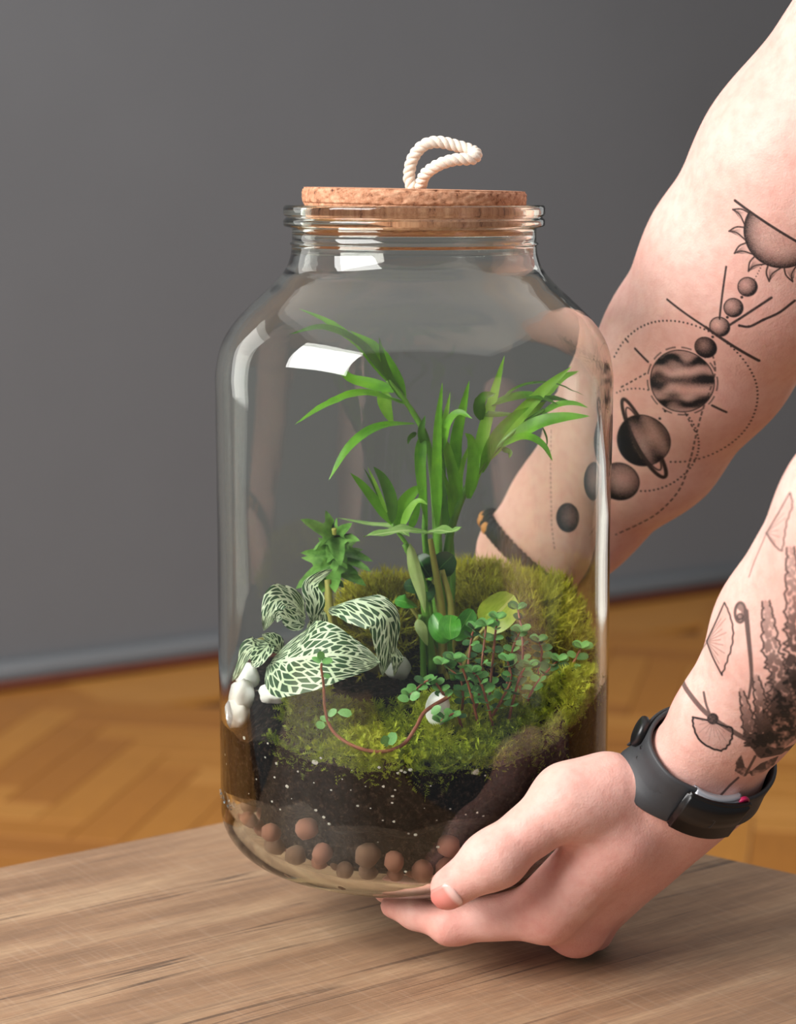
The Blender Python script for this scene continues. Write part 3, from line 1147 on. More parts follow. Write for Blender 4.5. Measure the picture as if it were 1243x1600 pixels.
BL_ = [  # pts (px,py,Y), width px, material, up
    ([(634, 630, .002), (566, 614, -.012), (510, 632, -.02), (461, 663, -.026)], 25, M_palm, (-.2, -.45, .8)),
    ([(648, 662, .003), (590, 668, -.012), (545, 700, -.02), (514, 750, -.024)], 31, M_palm, (-.5, -.55, .7)),
    ([(618, 606, .0), (566, 548, .006), (515, 510, .01), (466, 484, .012)], 17, M_palm, (0, -.8, .6)),
    ([(610, 596, .0), (560, 540, -.004), (505, 516, -.008), (452, 526, -.012)], 22, M_palmd, (0, -.5, .8)),
    ([(616, 612, .0), (578, 600, .008), (545, 590, .012), (520, 566, .014)], 26, M_palm, (0, -.7, .7)),
    ([(634, 628, .002), (612, 596, .0), (598, 562, -.002), (592, 530, -.002)], 15, M_palmd, (.4, -.9, .2)),
    ([(632, 626, .002), (612, 580, .004), (584, 545, .006), (545, 520, .008)], 24, M_palm, (.2, -.8, .5)),
    ([(600, 612, .002), (602, 634, .0), (614, 664, -.001)], 26, M_palmy, (0, -1, .1)),
    ([(660, 676, .003), (656, 720, -.002), (660, 770, -.004), (668, 828, -.002)], 21, M_palm, (.1, -1, .1)),
    ([(668, 700, .003), (658, 676, .0), (664, 648, .0)], 16, M_palmd, (0, -1, .1)),
    ([(650, 676, .003), (640, 684, -.002), (637, 694, -.004)], 9, M_palmd, (0, -1, .1)),
    ([(683, 820, -.004), (682, 740, -.006), (684, 660, -.008), (691, 596, -.01)], 19, M_palm, (0, -1, 0)),
    ([(688, 700, -.004), (694, 660, -.006), (703, 612, -.006)], 13, M_palmy, (0, -1, 0)),
    ([(712, 740, .006), (712, 690, .004), (722, 640, .002), (733, 594, .0)], 22, M_palm, (0, -1, 0)),
    ([(744, 750, .004), (752, 690, .004), (770, 620, .006), (788, 557, .008)], 24, M_palmy, (0, -1, 0)),
    ([(690, 704, -.004), (698, 664, -.008), (716, 644, -.012), (738, 654, -.016)], 18, M_palm, (-.3, -.8, .5)),
    ([(716, 800, .006), (710, 752, .002), (698, 700, -.004), (690, 684, -.006)], 22, M_palm, (0, -1, 0)),
    ([(732, 778, .004), (738, 735, -.002), (736, 690, -.006), (726, 676, -.01)], 23, M_palm, (.2, -1, .1)),
    ([(718, 792, .008), (718, 740, .006), (735, 690, .004)], 14, M_palmy, (0, -1, 0)),
    ([(706, 812, .006), (702, 770, .002), (688, 726, -.002)], 11, M_palm, (0, -1, 0)),
    ([(700, 840, .01), (690, 780, .012), (690, 700, .014), (700, 660, .014)], 20, M_palmd, (0, -1, 0)),
    ([(764, 716, .003), (800, 662, .0), (845, 612, -.004), (893, 573, -.008)], 27, M_palmy, (.3, -.9, .4)),
    ([(752, 738, .004), (768, 690, -.004), (800, 652, -.008), (826, 636, -.01)], 24, M_palm, (.4, -.9, .1)),
    ([(818, 664, .0), (852, 616, .006), (880, 590, .008), (906, 580, .01)], 18, M_palmy, (.1, -.8, .5)),
    ([(790, 690, .002), (838, 662, -.008), (880, 652, -.012), (921, 650, -.014)], 27, M_palm, (.0, -.8, .6)),
    ([(778, 698, .002), (818, 682, -.01), (846, 694, -.016), (862, 720, -.02)], 20, M_palm, (.3, -.7, .6)),
    ([(770, 636, .006), (810, 604, .002), (862, 598, .0), (914, 617, .0)], 10, M_palmd, (0, -.4, .9)),
    ([(768, 632, .006), (800, 620, .0), (840, 618, -.004), (872, 632, -.006)], 22, M_palmd, (0, -.6, .8)),
    ([(846, 646, .0), (872, 632, -.004), (896, 630, -.006), (919, 637, -.008)], 15, M_palm, (0, -.7, .7)),
    ([(750, 646, .006), (775, 648, .002), (806, 646, .0)], 15, M_palmd, (0, -.7, .7)),
    ([(752, 656, .004), (748, 632, .0), (756, 618, -.002), (774, 614, -.004)], 22, M_palmd, (.1, -1, .1)),
    ([(838, 626, .002), (868, 622, .0), (902, 632, -.002)], 14, M_palmd, (0, -.6, .8)),
    ([(848, 668, .0), (854, 684, .0), (854, 700, .0)], 4, M_palmd, (.3, -1, 0)),
    ([(784, 700, .002), (796, 706, -.004), (795, 716, -.006)], 10, M_palmd, (0, -1, .2)),
    ([(612, 818, -.008), (588, 786, -.01), (566, 758, -.012), (547, 738, -.014)], 20, M_palm, (.4, -.9, .2)),
    ([(612, 818, -.008), (610, 780, -.008), (598, 748, -.008), (583, 728, -.008)], 25, M_palmd, (.4, -1, 0)),
    ([(602, 800, -.008), (588, 766, -.008), (568, 730, -.008)], 7, M_palmd, (.2, -1, 0)),
    ([(604, 800, -.01), (588, 760, -.012), (574, 728, -.014)], 7, M_palmy, (.2, -1, 0)),
    ([(618, 826, -.004), (628, 790, -.004), (645, 768, -.004), (664, 758, -.004)], 26, M_palm, (.2, -1, .1)),
    ([(626, 826, -.006), (640, 796, -.008), (654, 782, -.01), (668, 788, -.012)], 15, M_palmy, (.0, -.7, .7)),
    ([(640, 826, -.002), (650, 800, -.002), (656, 770, -.002)], 14, M_palm, (0, -1, 0)),
]
for i, (pts, wd, mt, up) in enumerate(BL_):
    leaf(palm, PS(*pts), wd * PXM * .9, mt, up=up, prof='blade' if i not in (36, 35) else 'lance', fold=.22, ns=15, nc=4, seed=i)

# arrowhead plant with pale sheathed stem
M_arrow = mat_leaf('arrowhead_leaf', sr(92, 140, 56), sr(170, 206, 128), sr(214, 226, 176), .05, trans=.3)
M_sheath = mat_leaf('pale_sheath', sr(150, 180, 92), sr(204, 220, 156), None, trans=.3)
arr = thing('arrowhead_plant', 'pale green arrowhead plant with a flat cream-veined leaf seen edge on below the palm', 'plant', P(676, 1050, -.012))
stem(arr, PS((676, 1050, -.012), (668, 980, -.014), (654, 900, -.016), (632, 850, -.018)), .0026, .0016, M_pstem)
stem(arr, PS((690, 1050, -.010), (690, 960, -.01), (678, 880, -.012), (672, 842, -.014)), .0024, .0014, M_olive)
stem(arr, PS((704, 1030, -.012), (704, 950, -.01), (690, 890, -.008)), .0022, .0014, M_olive)
stem(arr, PS((662, 1060, -.012), (660, 1000, -.016), (656, 960, -.018)), .0018, .0012, M_pstem)
leaf(arr, PS((672, 834, -.014), (640, 828, -.024), (604, 832, -.03), (568, 838, -.034)), 34 * PXM, M_arrow, up=(0, -.28, .95), prof='heart', fold=.2, wave=.12)
leaf(arr, PS((660, 834, -.012), (684, 828, -.018), (704, 830, -.022), (721, 822, -.024)), 32 * PXM, M_arrow, up=(0, -.3, .95), prof='lance', fold=.15, wave=.1, seed=2)
leaf(arr, PS((640, 838, -.014), (612, 822, -.004), (575, 818, .004), (524, 808, .008)), 22 * PXM, M_arrow, up=(0, -.2, .95), prof='lance', fold=.1)
leaf(arr, PS((640, 848, -.02), (648, 888, -.024), (658, 925, -.025), (664, 958, -.024)), 22 * PXM, M_sheath, up=(.3, -1, 0), prof='lance', fold=-.3, name='sheath')
leaf(arr, PS((652, 966, -.02), (660, 985, -.024), (668, 1008, -.024)), 20 * PXM, M_sheath, up=(.3, -1, 0), prof='lance', fold=-.3, name='sheath')

# round leaved peperomia
M_round = mat_leaf('round_leaf', sr(40, 112, 26), sr(88, 164, 52), sr(130, 176, 88), .02, trans=.25, rough=.3, streak=6)
M_roundd = mat_leaf('round_leaf_dark', sr(20, 58, 24), sr(44, 88, 36), sr(80, 124, 60), .02, trans=.15, rough=.3, streak=6)
M_yel = mat_leaf('round_leaf_yellow', sr(140, 168, 40), sr(186, 200, 78), sr(214, 214, 130), .04, trans=.35, rough=.35, streak=6)
pep = thing('round_leaved_peperomia', 'small plant with glossy round dark green leaves and one yellow-green leaf beside the palm stems', 'plant', P(712, 1060, -.02))
stem(pep, PS((708, 1060, -.02), (705, 1030, -.024), (702, 1005, -.03), (704, 990, -.034)), .0016, .0012, M_pstem)
stem(pep, PS((716, 1060, -.01), (735, 1010, -.008), (765, 970, -.008)), .0013, .001, M_olive)
stem(pep, PS((706, 1060, -.01), (690, 980, -.004), (676, 905, .0)), .0013, .001, M_olive)
stem(pep, PS((700, 1060, -.01), (665, 985, -.006), (640, 945, -.004)), .0013, .001, M_olive)
leaf(pep, PS((705, 996, -.034), (690, 984, -.036), (676, 958, -.03)), 34 * PXM, M_round, up=(-.5, -.8, .4), prof='oval', curl=-.2)
leaf(pep, PS((705, 998, -.034), (722, 978, -.036), (738, 952, -.03)), 32 * PXM, M_round, up=(.5, -.8, .45), prof='oval', curl=-.2)
leaf(pep, PS((704, 960, -.034), (702, 980, -.042), (704, 998, -.044)), 34 * PXM, M_round, up=(0, -.8, .6), prof='oval', curl=-.1)
leaf(pep, PS((750, 975, -.012), (776, 958, -.016), (803, 930, -.012)), 56 * PXM, M_yel, up=(.2, -.9, .4), prof='oval', curl=-.2, fold=.1)
leaf(pep, PS((752, 972, -.010), (760, 955, -.014), (782, 928, -.006)), 34 * PXM, M_yel, up=(-.6, -.8, .2), prof='lance', fold=.1)
leaf(pep, PS((676, 900, .0), (690, 884, -.006), (708, 866, -.004)), 40 * PXM, M_roundd, up=(.3, -.9, .3), prof='oval')
leaf(pep, PS((672, 902, .0), (660, 884, -.006), (652, 866, -.004)), 40 * PXM, M_roundd, up=(-.3, -.9, .3), prof='oval')
leaf(pep, PS((660, 925, .0), (648, 916, -.006), (630, 915, -.006)), 28 * PXM, M_roundd, up=(-.2, -.8, .6), prof='oval')
leaf(pep, PS((676, 908, .0), (664, 926, -.006), (658, 940, -.006)), 30 * PXM, M_roundd, up=(0, -1, .2), prof='oval')
leaf(pep, PS((650, 945, -.004), (634, 940, -.012), (617, 936, -.01)), 26 * PXM, M_round, up=(0, -.7, .7), prof='oval')

# ivy-like plant at the left back
M_ivy = mat_leaf('lobed_leaf', sr(70, 124, 44), sr(140, 192, 96), None, trans=.3, streak=4)


def lobed(parent, c, tip, up, size, mat, seed=0, lobes=5):
    """palmate leaf with pointed lobes"""
    c = np.asarray(c); tip = np.asarray(tip)
    ax = nrm(tip - c); S = nrm(np.cross(ax, up)); N = nrm(np.cross(S, ax))
    L = np.linalg.norm(tip - c)
    angs = {5: [-1.9, -.95, 0, .95, 1.9], 3: [-1.0, 0, 1.0]}[lobes]
    lens = {5: [.5, .75, 1, .75, .5], 3: [.7, 1, .7]}[lobes]
    ring = []
    for i, (a, l) in enumerate(zip(angs, lens)):
        if i: ring.append(((a + angs[i - 1]) / 2, .42 * (l + lens[i - 1]) / 2 + .06))
        for da, f in ((-.28, .62), (-.12, .84), (0, 1.0), (.12, .84), (.28, .62)):
            ring.append((a + da, l * f))
    V = [c]; U = [(0, .5)]
    for a, l in ring:
        droop = -.22 * l * l * L
        V.append(inside(c + ax * math.cos(a) * l * L + S * math.sin(a) * l * L + N * (droop + .05 * L * math.sin(3 * a + seed))))
        U.append((l * math.cos(a), .5 + .5 * l * math.sin(a)))
    F = [(0, i, i + 1) for i in range(1, len(ring))]
    F.append((0, len(ring), 1))
    return obj('leaf', mesh('leaf', V, F, U), mat, parent)


ivy = thing('small_ivy', 'small green ivy with pointed lobed leaves rising behind the white-veined leaves', 'plant', P(512, 1000, .012))
stem(ivy, PS((514, 1000, .012), (512, 940, .01), (518, 890, .008), (524, 850, .006), (522, 825, .004)), .0026, .0014, M_olive)
for (c, tip, up, lb) in [
    ((522, 838, .004), (478, 808, -.006), (.1, -.8, .6), 3), ((524, 836, .004), (545, 818, -.004), (0, -.9, .4), 3),
    ((522, 834, .004), (530, 872, -.014), (0, -.95, .3), 3), ((522, 842, .004), (512, 868, -.01), (-.2, -1, .2), 3),
    ((526, 858, .006), (582, 866, .002), (.2, -.6, .8), 5), ((524, 866, .006), (578, 880, -.006), (.1, -.5, .9), 3), ((520, 866, .006), (474, 856, .0), (0, -.7, .7), 5),
    ((518, 880, .008), (462, 906, -.004), (-.2, -.7, .7), 5), ((520, 884, .008), (572, 908, .0), (.2, -.7, .7), 5),
    ((518, 880, .008), (522, 912, -.012), (0, -.9, .4), 5), ((520, 850, .006), (536, 830, .016), (0, -.8, .5), 3), ((516, 900, .01), (496, 918, -.006), (-.2, -.8, .5), 3),
]: lobed(ivy, P(*c), P(*tip), np.array(up), 1, M_ivy, random.random() * 6, lb)

# fittonia
M_fit = mat_fittonia()
fit = thing('nerve_plant', 'nerve plant with broad dark green leaves netted with white veins in the jar', 'plant', P(505, 1060, -.02))
stem(fit, PS((516, 1060, -.015), (524, 1000, -.012), (516, 950, -.008), (512, 905, -.004)), .0024, .0018, M_olive)
stem(fit, PS((500, 1060, -.02), (470, 1050, -.03), (432, 1036, -.04)), .002, .0014, M_olive)
stem(fit, PS((510, 1055, -.015), (524, 990, -.016), (520, 948, -.02)), .0018, .0014, M_olive)
stem(fit, PS((505, 1060, -.02), (450, 1020, -.016), (420, 1000, -.018), (405, 1000, -.022)), .0018, .0012, M_olive)
leaf(fit, PS((426, 1034, -.042), (470, 1028, -.058), (530, 1022, -.066), (594, 1034, -.060)), 150 * PXM, M_fit, up=(.05, -.75, .65), prof='fitt', fold=.10, ns=30, nc=14, wave=.03, curl=.10)
leaf(fit, PS((516, 948, -.02), (556, 938, -.040), (602, 962, -.050), (606, 1010, -.048), (598, 1056, -.044)), 78 * PXM, M_fit, up=(.35, -.75, .55), prof='fitt', fold=-.12, ns=28, nc=12, wave=.04, curl=.25, seed=2, us=0.72)
leaf(fit, PS((478, 962, -.018), (455, 938, -.034), (432, 940, -.044), (416, 985, -.046)), 64 * PXM, M_fit, up=(.1, -.75, .6), prof='fitt', fold=.25, ns=24, nc=10, wave=.12, curl=.15, seed=4, us=0.62)
leaf(fit, PS((490, 972, -.028), (492, 940, -.03), (486, 912, -.028), (520, 888, -.018)), 34 * PXM, M_fit, up=(.6, -.8, .1), prof='lance', fold=.2, ns=20, nc=8, wave=.15, seed=1, twist=.8, us=0.42)
leaf(fit, PS((476, 976, -.036), (458, 968, -.044), (440, 960, -.048), (436, 972, -.05)), 34 * PXM, M_fit, up=(.1, -.9, .4), prof='fitt', fold=.2, ns=16, nc=8, wave=.1, seed=6, us=0.42)
leaf(fit, PS((424, 1000, -.028), (408, 1010, -.034), (390, 1018, -.036), (370, 1064, -.034)), 46 * PXM, M_fit, up=(-.5, -.8, .4), prof='fitt', fold=.15, ns=18, nc=8, wave=.1, seed=3, us=0.50)
leaf(fit, PS((425, 1004, -.034), (414, 1018, -.044), (404, 1034, -.048), (398, 1040, -.048)), 32 * PXM, M_fit, up=(-.2, -.9, .3), prof='fitt', fold=.2, ns=16, nc=8, seed=8, us=0.42)
leaf(fit, PS((440, 1016, -.034), (428, 1000, -.04), (412, 990, -.042)), 30 * PXM, M_fit, up=(-.2, -.7, .6), prof='lance', fold=.2, ns=16, nc=8, seed=9, us=0.42)
leaf(fit, PS((494, 1000, -.016), (500, 970, -.024), (496, 942, -.026)), 40 * PXM, M_fit, up=(-.2, -1, .2), prof='fitt', fold=.2, ns=16, nc=8, seed=11, wave=.1, us=0.45)
leaf(fit, PS((610, 1000, -.035), (620, 1030, -.045), (616, 1056, -.04)), 34 * PXM, M_fit, up=(.7, -.7, .2), prof='fitt', fold=.1, ns=16, nc=8, seed=12, us=0.45)

# small leaved creeper
M_crl = mat_leaf('creeper_leaf', sr(72, 132, 62), sr(124, 178, 98), None, trans=.2, rough=.45, streak=4)
M_crl2 = mat_leaf('creeper_leaf_dark', sr(36, 78, 38), sr(72, 118, 62), None, trans=.15, rough=.45, streak=4)
crp = thing('small_leaved_creeper', 'bushy creeper with tiny rounded green leaves on reddish stems beside the palm', 'plant', P(770, 1130, -.05))
rc = random.Random(11)
STEMS = [
    [(735, 1128, -.06), (748, 1080, -.062), (752, 1030, -.06), (758, 975, -.055)], [(760, 1135, -.055), (764, 1075, -.056), (770, 1010, -.052), (775, 965, -.05)],
    [(775, 1130, -.05), (790, 1070, -.048), (800, 1010, -.045), (812, 985, -.04)], [(800, 1125, -.045), (812, 1060, -.04), (815, 1000, -.032), (808, 950, -.024)],
    [(720, 1120, -.06), (722, 1090, -.065), (718, 1060, -.068), (690, 1035, -.066)], [(790, 1135, -.06), (800, 1090, -.065), (812, 1050, -.066), (825, 1040, -.064)],
    [(745, 1130, -.065), (735, 1085, -.07), (720, 1040, -.072), (708, 1028, -.07)], [(770, 1140, -.065), (760, 1100, -.07), (748, 1062, -.072), (736, 1048, -.072)],
    [(830, 1120, -.035), (838, 1060, -.03), (845, 1020, -.026), (840, 1000, -.02)], [(810, 1130, -.05), (828, 1080, -.05), (850, 1050, -.046), (870, 1030, -.04)],
    [(755, 1140, -.06), (780, 1095, -.066), (796, 1060, -.068), (790, 1030, -.066)], [(740, 1125, -.05), (730, 1060, -.048), (735, 1000, -.044), (740, 980, -.04)],
    [(700, 1110, -.066), (690, 1080, -.07), (670, 1062, -.07), (640, 1085, -.072)], [(860, 1118, -.03), (872, 1070, -.03), (885, 1050, -.028), (906, 1010, -.02)],
    [(720, 1135, -.07), (712, 1115, -.074), (694, 1120, -.076), (688, 1126, -.076)],
]
for s, pts in enumerate(STEMS):
    path = catmull(PS(*pts), 8)
    path = np.array([inside(p, .093) for p in path])
    tube_obj('stem', path, np.linspace(.0008, .0005, len(path)), M_red, crp, 6)
    m = len(path)
    for i in range(max(5, m // 4), m, 3 if s != 14 else 5):
        t = i / m
        c = path[i]
        a0 = rc.uniform(0, 3.1)
        for sg in (0, math.pi):
            a = a0 + sg
            d = np.array([math.cos(a), math.sin(a) * .8 - .15, .25 + rc.uniform(-.2, .3)])
            d = nrm(d)
            Lf = rc.uniform(.0043, .0064)
            up = np.array([rc.uniform(-.3, .3), -.55, .8])
            leaf(crp, [c, c + d * Lf * .5 + np.array([0, 0, .0003]), c + d * Lf], Lf * rc.uniform(.75, .95), M_crl if rc.random() < .68 else M_crl2, up=up, prof='oval', ns=6, nc=4, fold=.12)
    c = path[-1]
    for a in (0.6, 2.2, 3.9, 5.4):
        d = nrm(np.array([math.cos(a), math.sin(a) * .7 - .2, .3]))
        Lf = .0052
        leaf(crp, [c, c + d * Lf * .5 + np.array([0, 0, .0004]), c + d * Lf], Lf * .85, M_crl, up=(0, -.6, .8), prof='oval', ns=6, nc=4, fold=.12)
# its runner drooping along the front
run = thing('creeper_runner', 'thin reddish creeper runner looping low across the front moss', 'plant', P(590, 1172, -.088))
rp_ = PS((509, 1034, -.080), (506, 1065, -.085), (510, 1110, -.085), (524, 1142, -.086), (560, 1164, -.088), (598, 1171, -.089), (630, 1160, -.086), (650, 1132, -.082), (664, 1108, -.076), (700, 1085, -.068))
path = catmull(rp_, 8)
path = np.array([inside(p * np.array([1.03, 1.03, 1]), .0946) for p in path])
tube_obj('stem', path, np.concatenate([np.linspace(.0006, .0009, len(path) // 2), np.linspace(.0009, .0010, len(path) - len(path) // 2)]), M_red, run, 8)
for (px, py, Y, dx, dy, L_) in [(509, 1030, -.08, -20, -2, .0055), (509, 1030, -.08, 18, 0, .0055), (508, 1028, -.08, 0, -12, .0045), (508, 1052, -.083, 14, 6, .004), (512, 1118, -.086, 22, -14, .0055), (516, 1122, -.086, -24, 4, .006), (505, 1128, -.086, -14, 12, .006), (528, 1112, -.088, 24, 4, .007), (608, 1160, -.088, 10, -16, .007), (606, 1164, -.088, -6, -22, .006), (640, 1090, -.076, -26, -4, .006), (640, 1090, -.076, 20, -12, .006), (672, 1112, -.080, 16, -12, .006)]:
    c = inside(P(px, py, Y) * np.array([1.03, 1.03, 1]), .0946); d = nrm(RT * dx - UP * dy - FW * 4)
    leaf(run, [c, c + d * L_ * .5, c + d * L_], L_ * .8, M_crl, up=(0, -.6, .8), prof='oval', ns=6, nc=4, fold=.1)


# ------------------------------------------------------------------ person: two bare forearms and hands
class Field:
    def __init__(s, lo, hi, h):
        s.h = h
        s.lo = np.array(lo, float)
        s.n = np.ceil((np.array(hi) - s.lo) / h).astype(int) + 1
        s.f = np.full(s.n, 0.05, np.float32)

    def sub(s, lo, hi):
        a = np.clip(np.floor((lo - s.lo) / s.h).astype(int), 0, s.n)
        b = np.clip(np.ceil((hi - s.lo) / s.h).astype(int) + 1, 0, s.n)
        sl = tuple(slice(i, j) for i, j in zip(a, b))
        ax = [s.lo[i] + s.h * np.arange(a[i], b[i], dtype=np.float32) for i in range(3)]
        return sl, np.meshgrid(*ax, indexing='ij', sparse=True)

    def cone(s, a, b, ra, rb, k=.006, flat=None, fr=1.0, neg=False):
        """round cone; flat = direction along which the section is fr times thinner"""
        a = np.asarray(a, float); b = np.asarray(b, float)
        m = max(ra, rb) + k + .006
        sl, (X, Y, Z) = s.sub(np.minimum(a, b) - m, np.maximum(a, b) + m)
        ba = b - a
        L2 = ba @ ba + 1e-12
        px, py, pz = X - a[0], Y - a[1], Z - a[2]
        t = np.clip((px * ba[0] + py * ba[1] + pz * ba[2]) / L2, 0, 1)
        dx, dy, dz = px - t * ba[0], py - t * ba[1], pz - t * ba[2]
        r = ra + (rb - ra) * t
        if flat is not None:
            n = nrm(flat)
            q = dx * n[0] + dy * n[1] + dz * n[2]
            g = 1 / fr - 1
            dx, dy, dz = dx + g * q * n[0], dy + g * q * n[1], dz + g * q * n[2]
        d = np.sqrt(dx * dx + dy * dy + dz * dz) - r
        if flat is not None: d = d * (.5 + .5 * fr)
        f = s.f[sl]
        if neg:
            d = -d
            h = np.clip(.5 - .5 * (d * 0 + (f - d)) / k, 0, 1)
            s.f[sl] = f * (1 - h) + d * h + k * h * (1 - h)
        else:
            h = np.clip(.5 + .5 * (f - d) / k, 0, 1)
            s.f[sl] = f * (1 - h) + d * h - k * h * (1 - h)

    def join(s, o, k):
        h = np.clip(.5 + .5 * (s.f - o.f) / k, 0, 1)
        s.f = s.f * (1 - h) + o.f * h - k * h * (1 - h)

    def nets(s):
        f = s.f
        ins = f < 0
        cnt = np.zeros(tuple(n - 1 for n in f.shape), np.int8)
        for dx in (0, 1):
            for dy in (0, 1):
                for dz in (0, 1):
                    cnt += ins[dx:f.shape[0] - 1 + dx, dy:f.shape[1] - 1 + dy, dz:f.shape[2] - 1 + dz]
        I = np.argwhere((cnt > 0) & (cnt < 8))
        idx = np.full(cnt.shape, -1, np.int32)
        idx[I[:, 0], I[:, 1], I[:, 2]] = np.arange(len(I))
        acc = np.zeros((len(I), 3)); num = np.zeros(len(I))
        C8 = {}
        for dx in (0, 1):
            for dy in (0, 1):
                for dz in (0, 1):
                    C8[dx, dy, dz] = f[I[:, 0] + dx, I[:, 1] + dy, I[:, 2] + dz].astype(float)
        for p in C8:
            for ax in range(3):
                if p[ax]: continue
                q = list(p); q[ax] = 1; q = tuple(q)
                a, b = C8[p], C8[q]
                m = (a < 0) != (b < 0)
                t = a / np.where(m, a - b, 1)
                pt = np.tile(np.array(p, float), (len(I), 1))
                pt[:, ax] += t
                acc[m] += pt[m]; num[m] += 1
        V = s.lo + s.h * (I + acc / num[:, None])
        Q = []
        for ax in range(3):
            o1, o2 = [(1, 2), (2, 0), (0, 1)][ax]
            sa = [slice(None)] * 3; sb = [slice(None)] * 3
            sa[ax] = slice(0, -1); sb[ax] = slice(1, None)
            A, B = ins[tuple(sa)], ins[tuple(sb)]
            E = np.argwhere(A != B)
            ok = (E[:, o1] > 0) & (E[:, o2] > 0) & (E[:, o1] < f.shape[o1] - 1) & (E[:, o2] < f.shape[o2] - 1)
            E = E[ok]
            e1 = np.zeros(3, int); e1[o1] = 1
            e2 = np.zeros(3, int); e2[o2] = 1
            g = lambda c: idx[c[:, 0], c[:, 1], c[:, 2]]
            q = np.stack([g(E - e1 - e2), g(E - e2), g(E), g(E - e1)], 1)
            fl = ~A[E[:, 0], E[:, 1], E[:, 2]]
            q[fl] = q[fl][:, ::-1]
            Q.append(q)
        return V, np.concatenate(Q)


def relax(V, Q, n=2, lam=.5):
    for _ in range(n):
        S = np.zeros_like(V); c = np.zeros(len(V))
        for i in range(4):
            for j in (1, 3):
                np.add.at(S, Q[:, i], V[Q[:, (i + j) % 4]]); np.add.at(c, Q[:, i], 1)
        V = V * (1 - lam) + lam * S / np.maximum(c, 1)[:, None]
    return V


HG = .0014
# ---- near (left) arm: landmarks
Z = lambda px, py, Y: P(px, py, Y)
lW = Z(1094, 1200, -.088)                     # wrist
lF1 = Z(1150, 1120, -.110)
lF2 = Z(1252, 982, -.146)
lF3 = Z(1385, 812, -.196)
lEl = Z(1545, 600, -.245)
lAx = nrm(lF2 - lW)
e1 = nrm(np.array([.76, 0, -.62]) - lAx * (np.array([.76, 0, -.62]) @ lAx))
e2 = nrm(np.cross(lAx, e1))
if e2[1] > 0: e2 = -e2
phi = math.radians(48)
lDor = nrm(e1 * math.cos(phi) + e2 * math.sin(phi))       # back of the wrist
A = Field((-.07, -.33, .005), (.44, .05, .62), HG)
fl = dict(flat=lDor)
A.cone(lW, lF1, .0290, .0292, .01, fr=.78, **fl)
A.cone(lF1, lF2, .0292, .0385, .01, fr=.86, **fl)
A.cone(lF2, lF3, .0385, .0450, .01, fr=.94, **fl)
A.cone(lF3, lEl, .0450, .0440, .01, fr=.97, **fl)
iM, mM, rM, pM = Z(852, 1424, -.086), Z(898, 1447, -.066), Z(912, 1452, -.044), Z(918, 1430, -.022)
tC, tM, tI, tT = Z(948, 1240, -.093), Z(888, 1252, -.1005), Z(772, 1341, -.1125), Z(704, 1387, -.1085)
hD = nrm(np.cross(pM - iM, lW - iM))
if hD @ lDor < 0: hD = -hD
HB = Field((-.07, -.33, .005), (.44, .05, .62), HG)
HB.cone(lW, lW + (iM - lW) * .2, .0262, .0262, .01, lDor, .74)
lH = lW - lAx * .012
HB.cone(lH + e1 * -.004, iM, .0180, .0138, .012)
HB.cone(Z(965, 1310, -.094), Z(868, 1405, -.090), .0165, .0145, .010)
HB.cone(lH + e1 * .000, mM, .0215, .0125, .012)
HB.cone(lH + e1 * .006, rM, .0195, .0120, .012)
HB.cone(lH + e1 * .010, pM, .0175, .0110, .012)
HB.cone((lW + iM) / 2, (lW + pM) / 2, .017, .015, .012)
for p, q, r in ((iM, mM, .0118), (mM, rM, .0115), (rM, pM, .0108)): HB.cone(p, q, r, r, .008)
HB.cone(mM + hD * .0012, mM + hD * .0015, .0118, .0118, .006)
HB.cone(iM + hD * .0012, iM + hD * .0018, .0122, .0122, .006)
iP, iD, iT = Z(703, 1443, -.080), Z(648, 1427, -.068), Z(612, 1416, -.058)
HB.cone(iM, iP, .0134, .0096, .005); HB.cone(iP, iD, .0093, .0076, .004); HB.cone(iD, iT, .0076, .0058, .004)
HB.cone(iP + np.array([0, 0, -.0010]), iP + np.array([.004, 0, -.0010]), .0090, .0090, .004)
zf = .026
for (m, p, d, t, r) in ((mM, (.040, -.050, zf), (.008, -.040, zf + .002), (-.014, -.034, zf + .004), .0096),
                        (rM, (.048, -.028, zf), (.020, -.019, zf + .002), (.001, -.014, zf + .004), .0090),
                        (pM, (.058, -.006, zf), (.038, .001, zf + .003), (.022, .004, zf + .005), .0080)):
    HB.cone(m, p, r + .002, r, .004); HB.cone(p, d, r, r * .86, .004); HB.cone(d, t, r * .86, r * .72, .004)
A.join(HB, .014)
TB = Field((-.07, -.33, .005), (.44, .05, .62), HG)
TB.cone(tC, tM, .0166, .0158, .01)
TB.cone(tM, tI, .0150, .0122, .008)
TB.cone(tI, tT, .0126, .0098, .006)
TB.cone(tI + np.array([.002, 0, 0]), tI + np.array([-.003, 0, -.002]), .0126, .0122, .006)
TB.cone(tM + np.array([0, -.001, .002]), tM + np.array([.005, -.001, 0]), .0150, .0150, .008)
TB.cone(tC, Z(935, 1325, -.088), .0175, .0170, .012)
A.join(TB, .0055)
lV, lQ = A.nets()
lV = relax(lV, lQ, 2, .4)

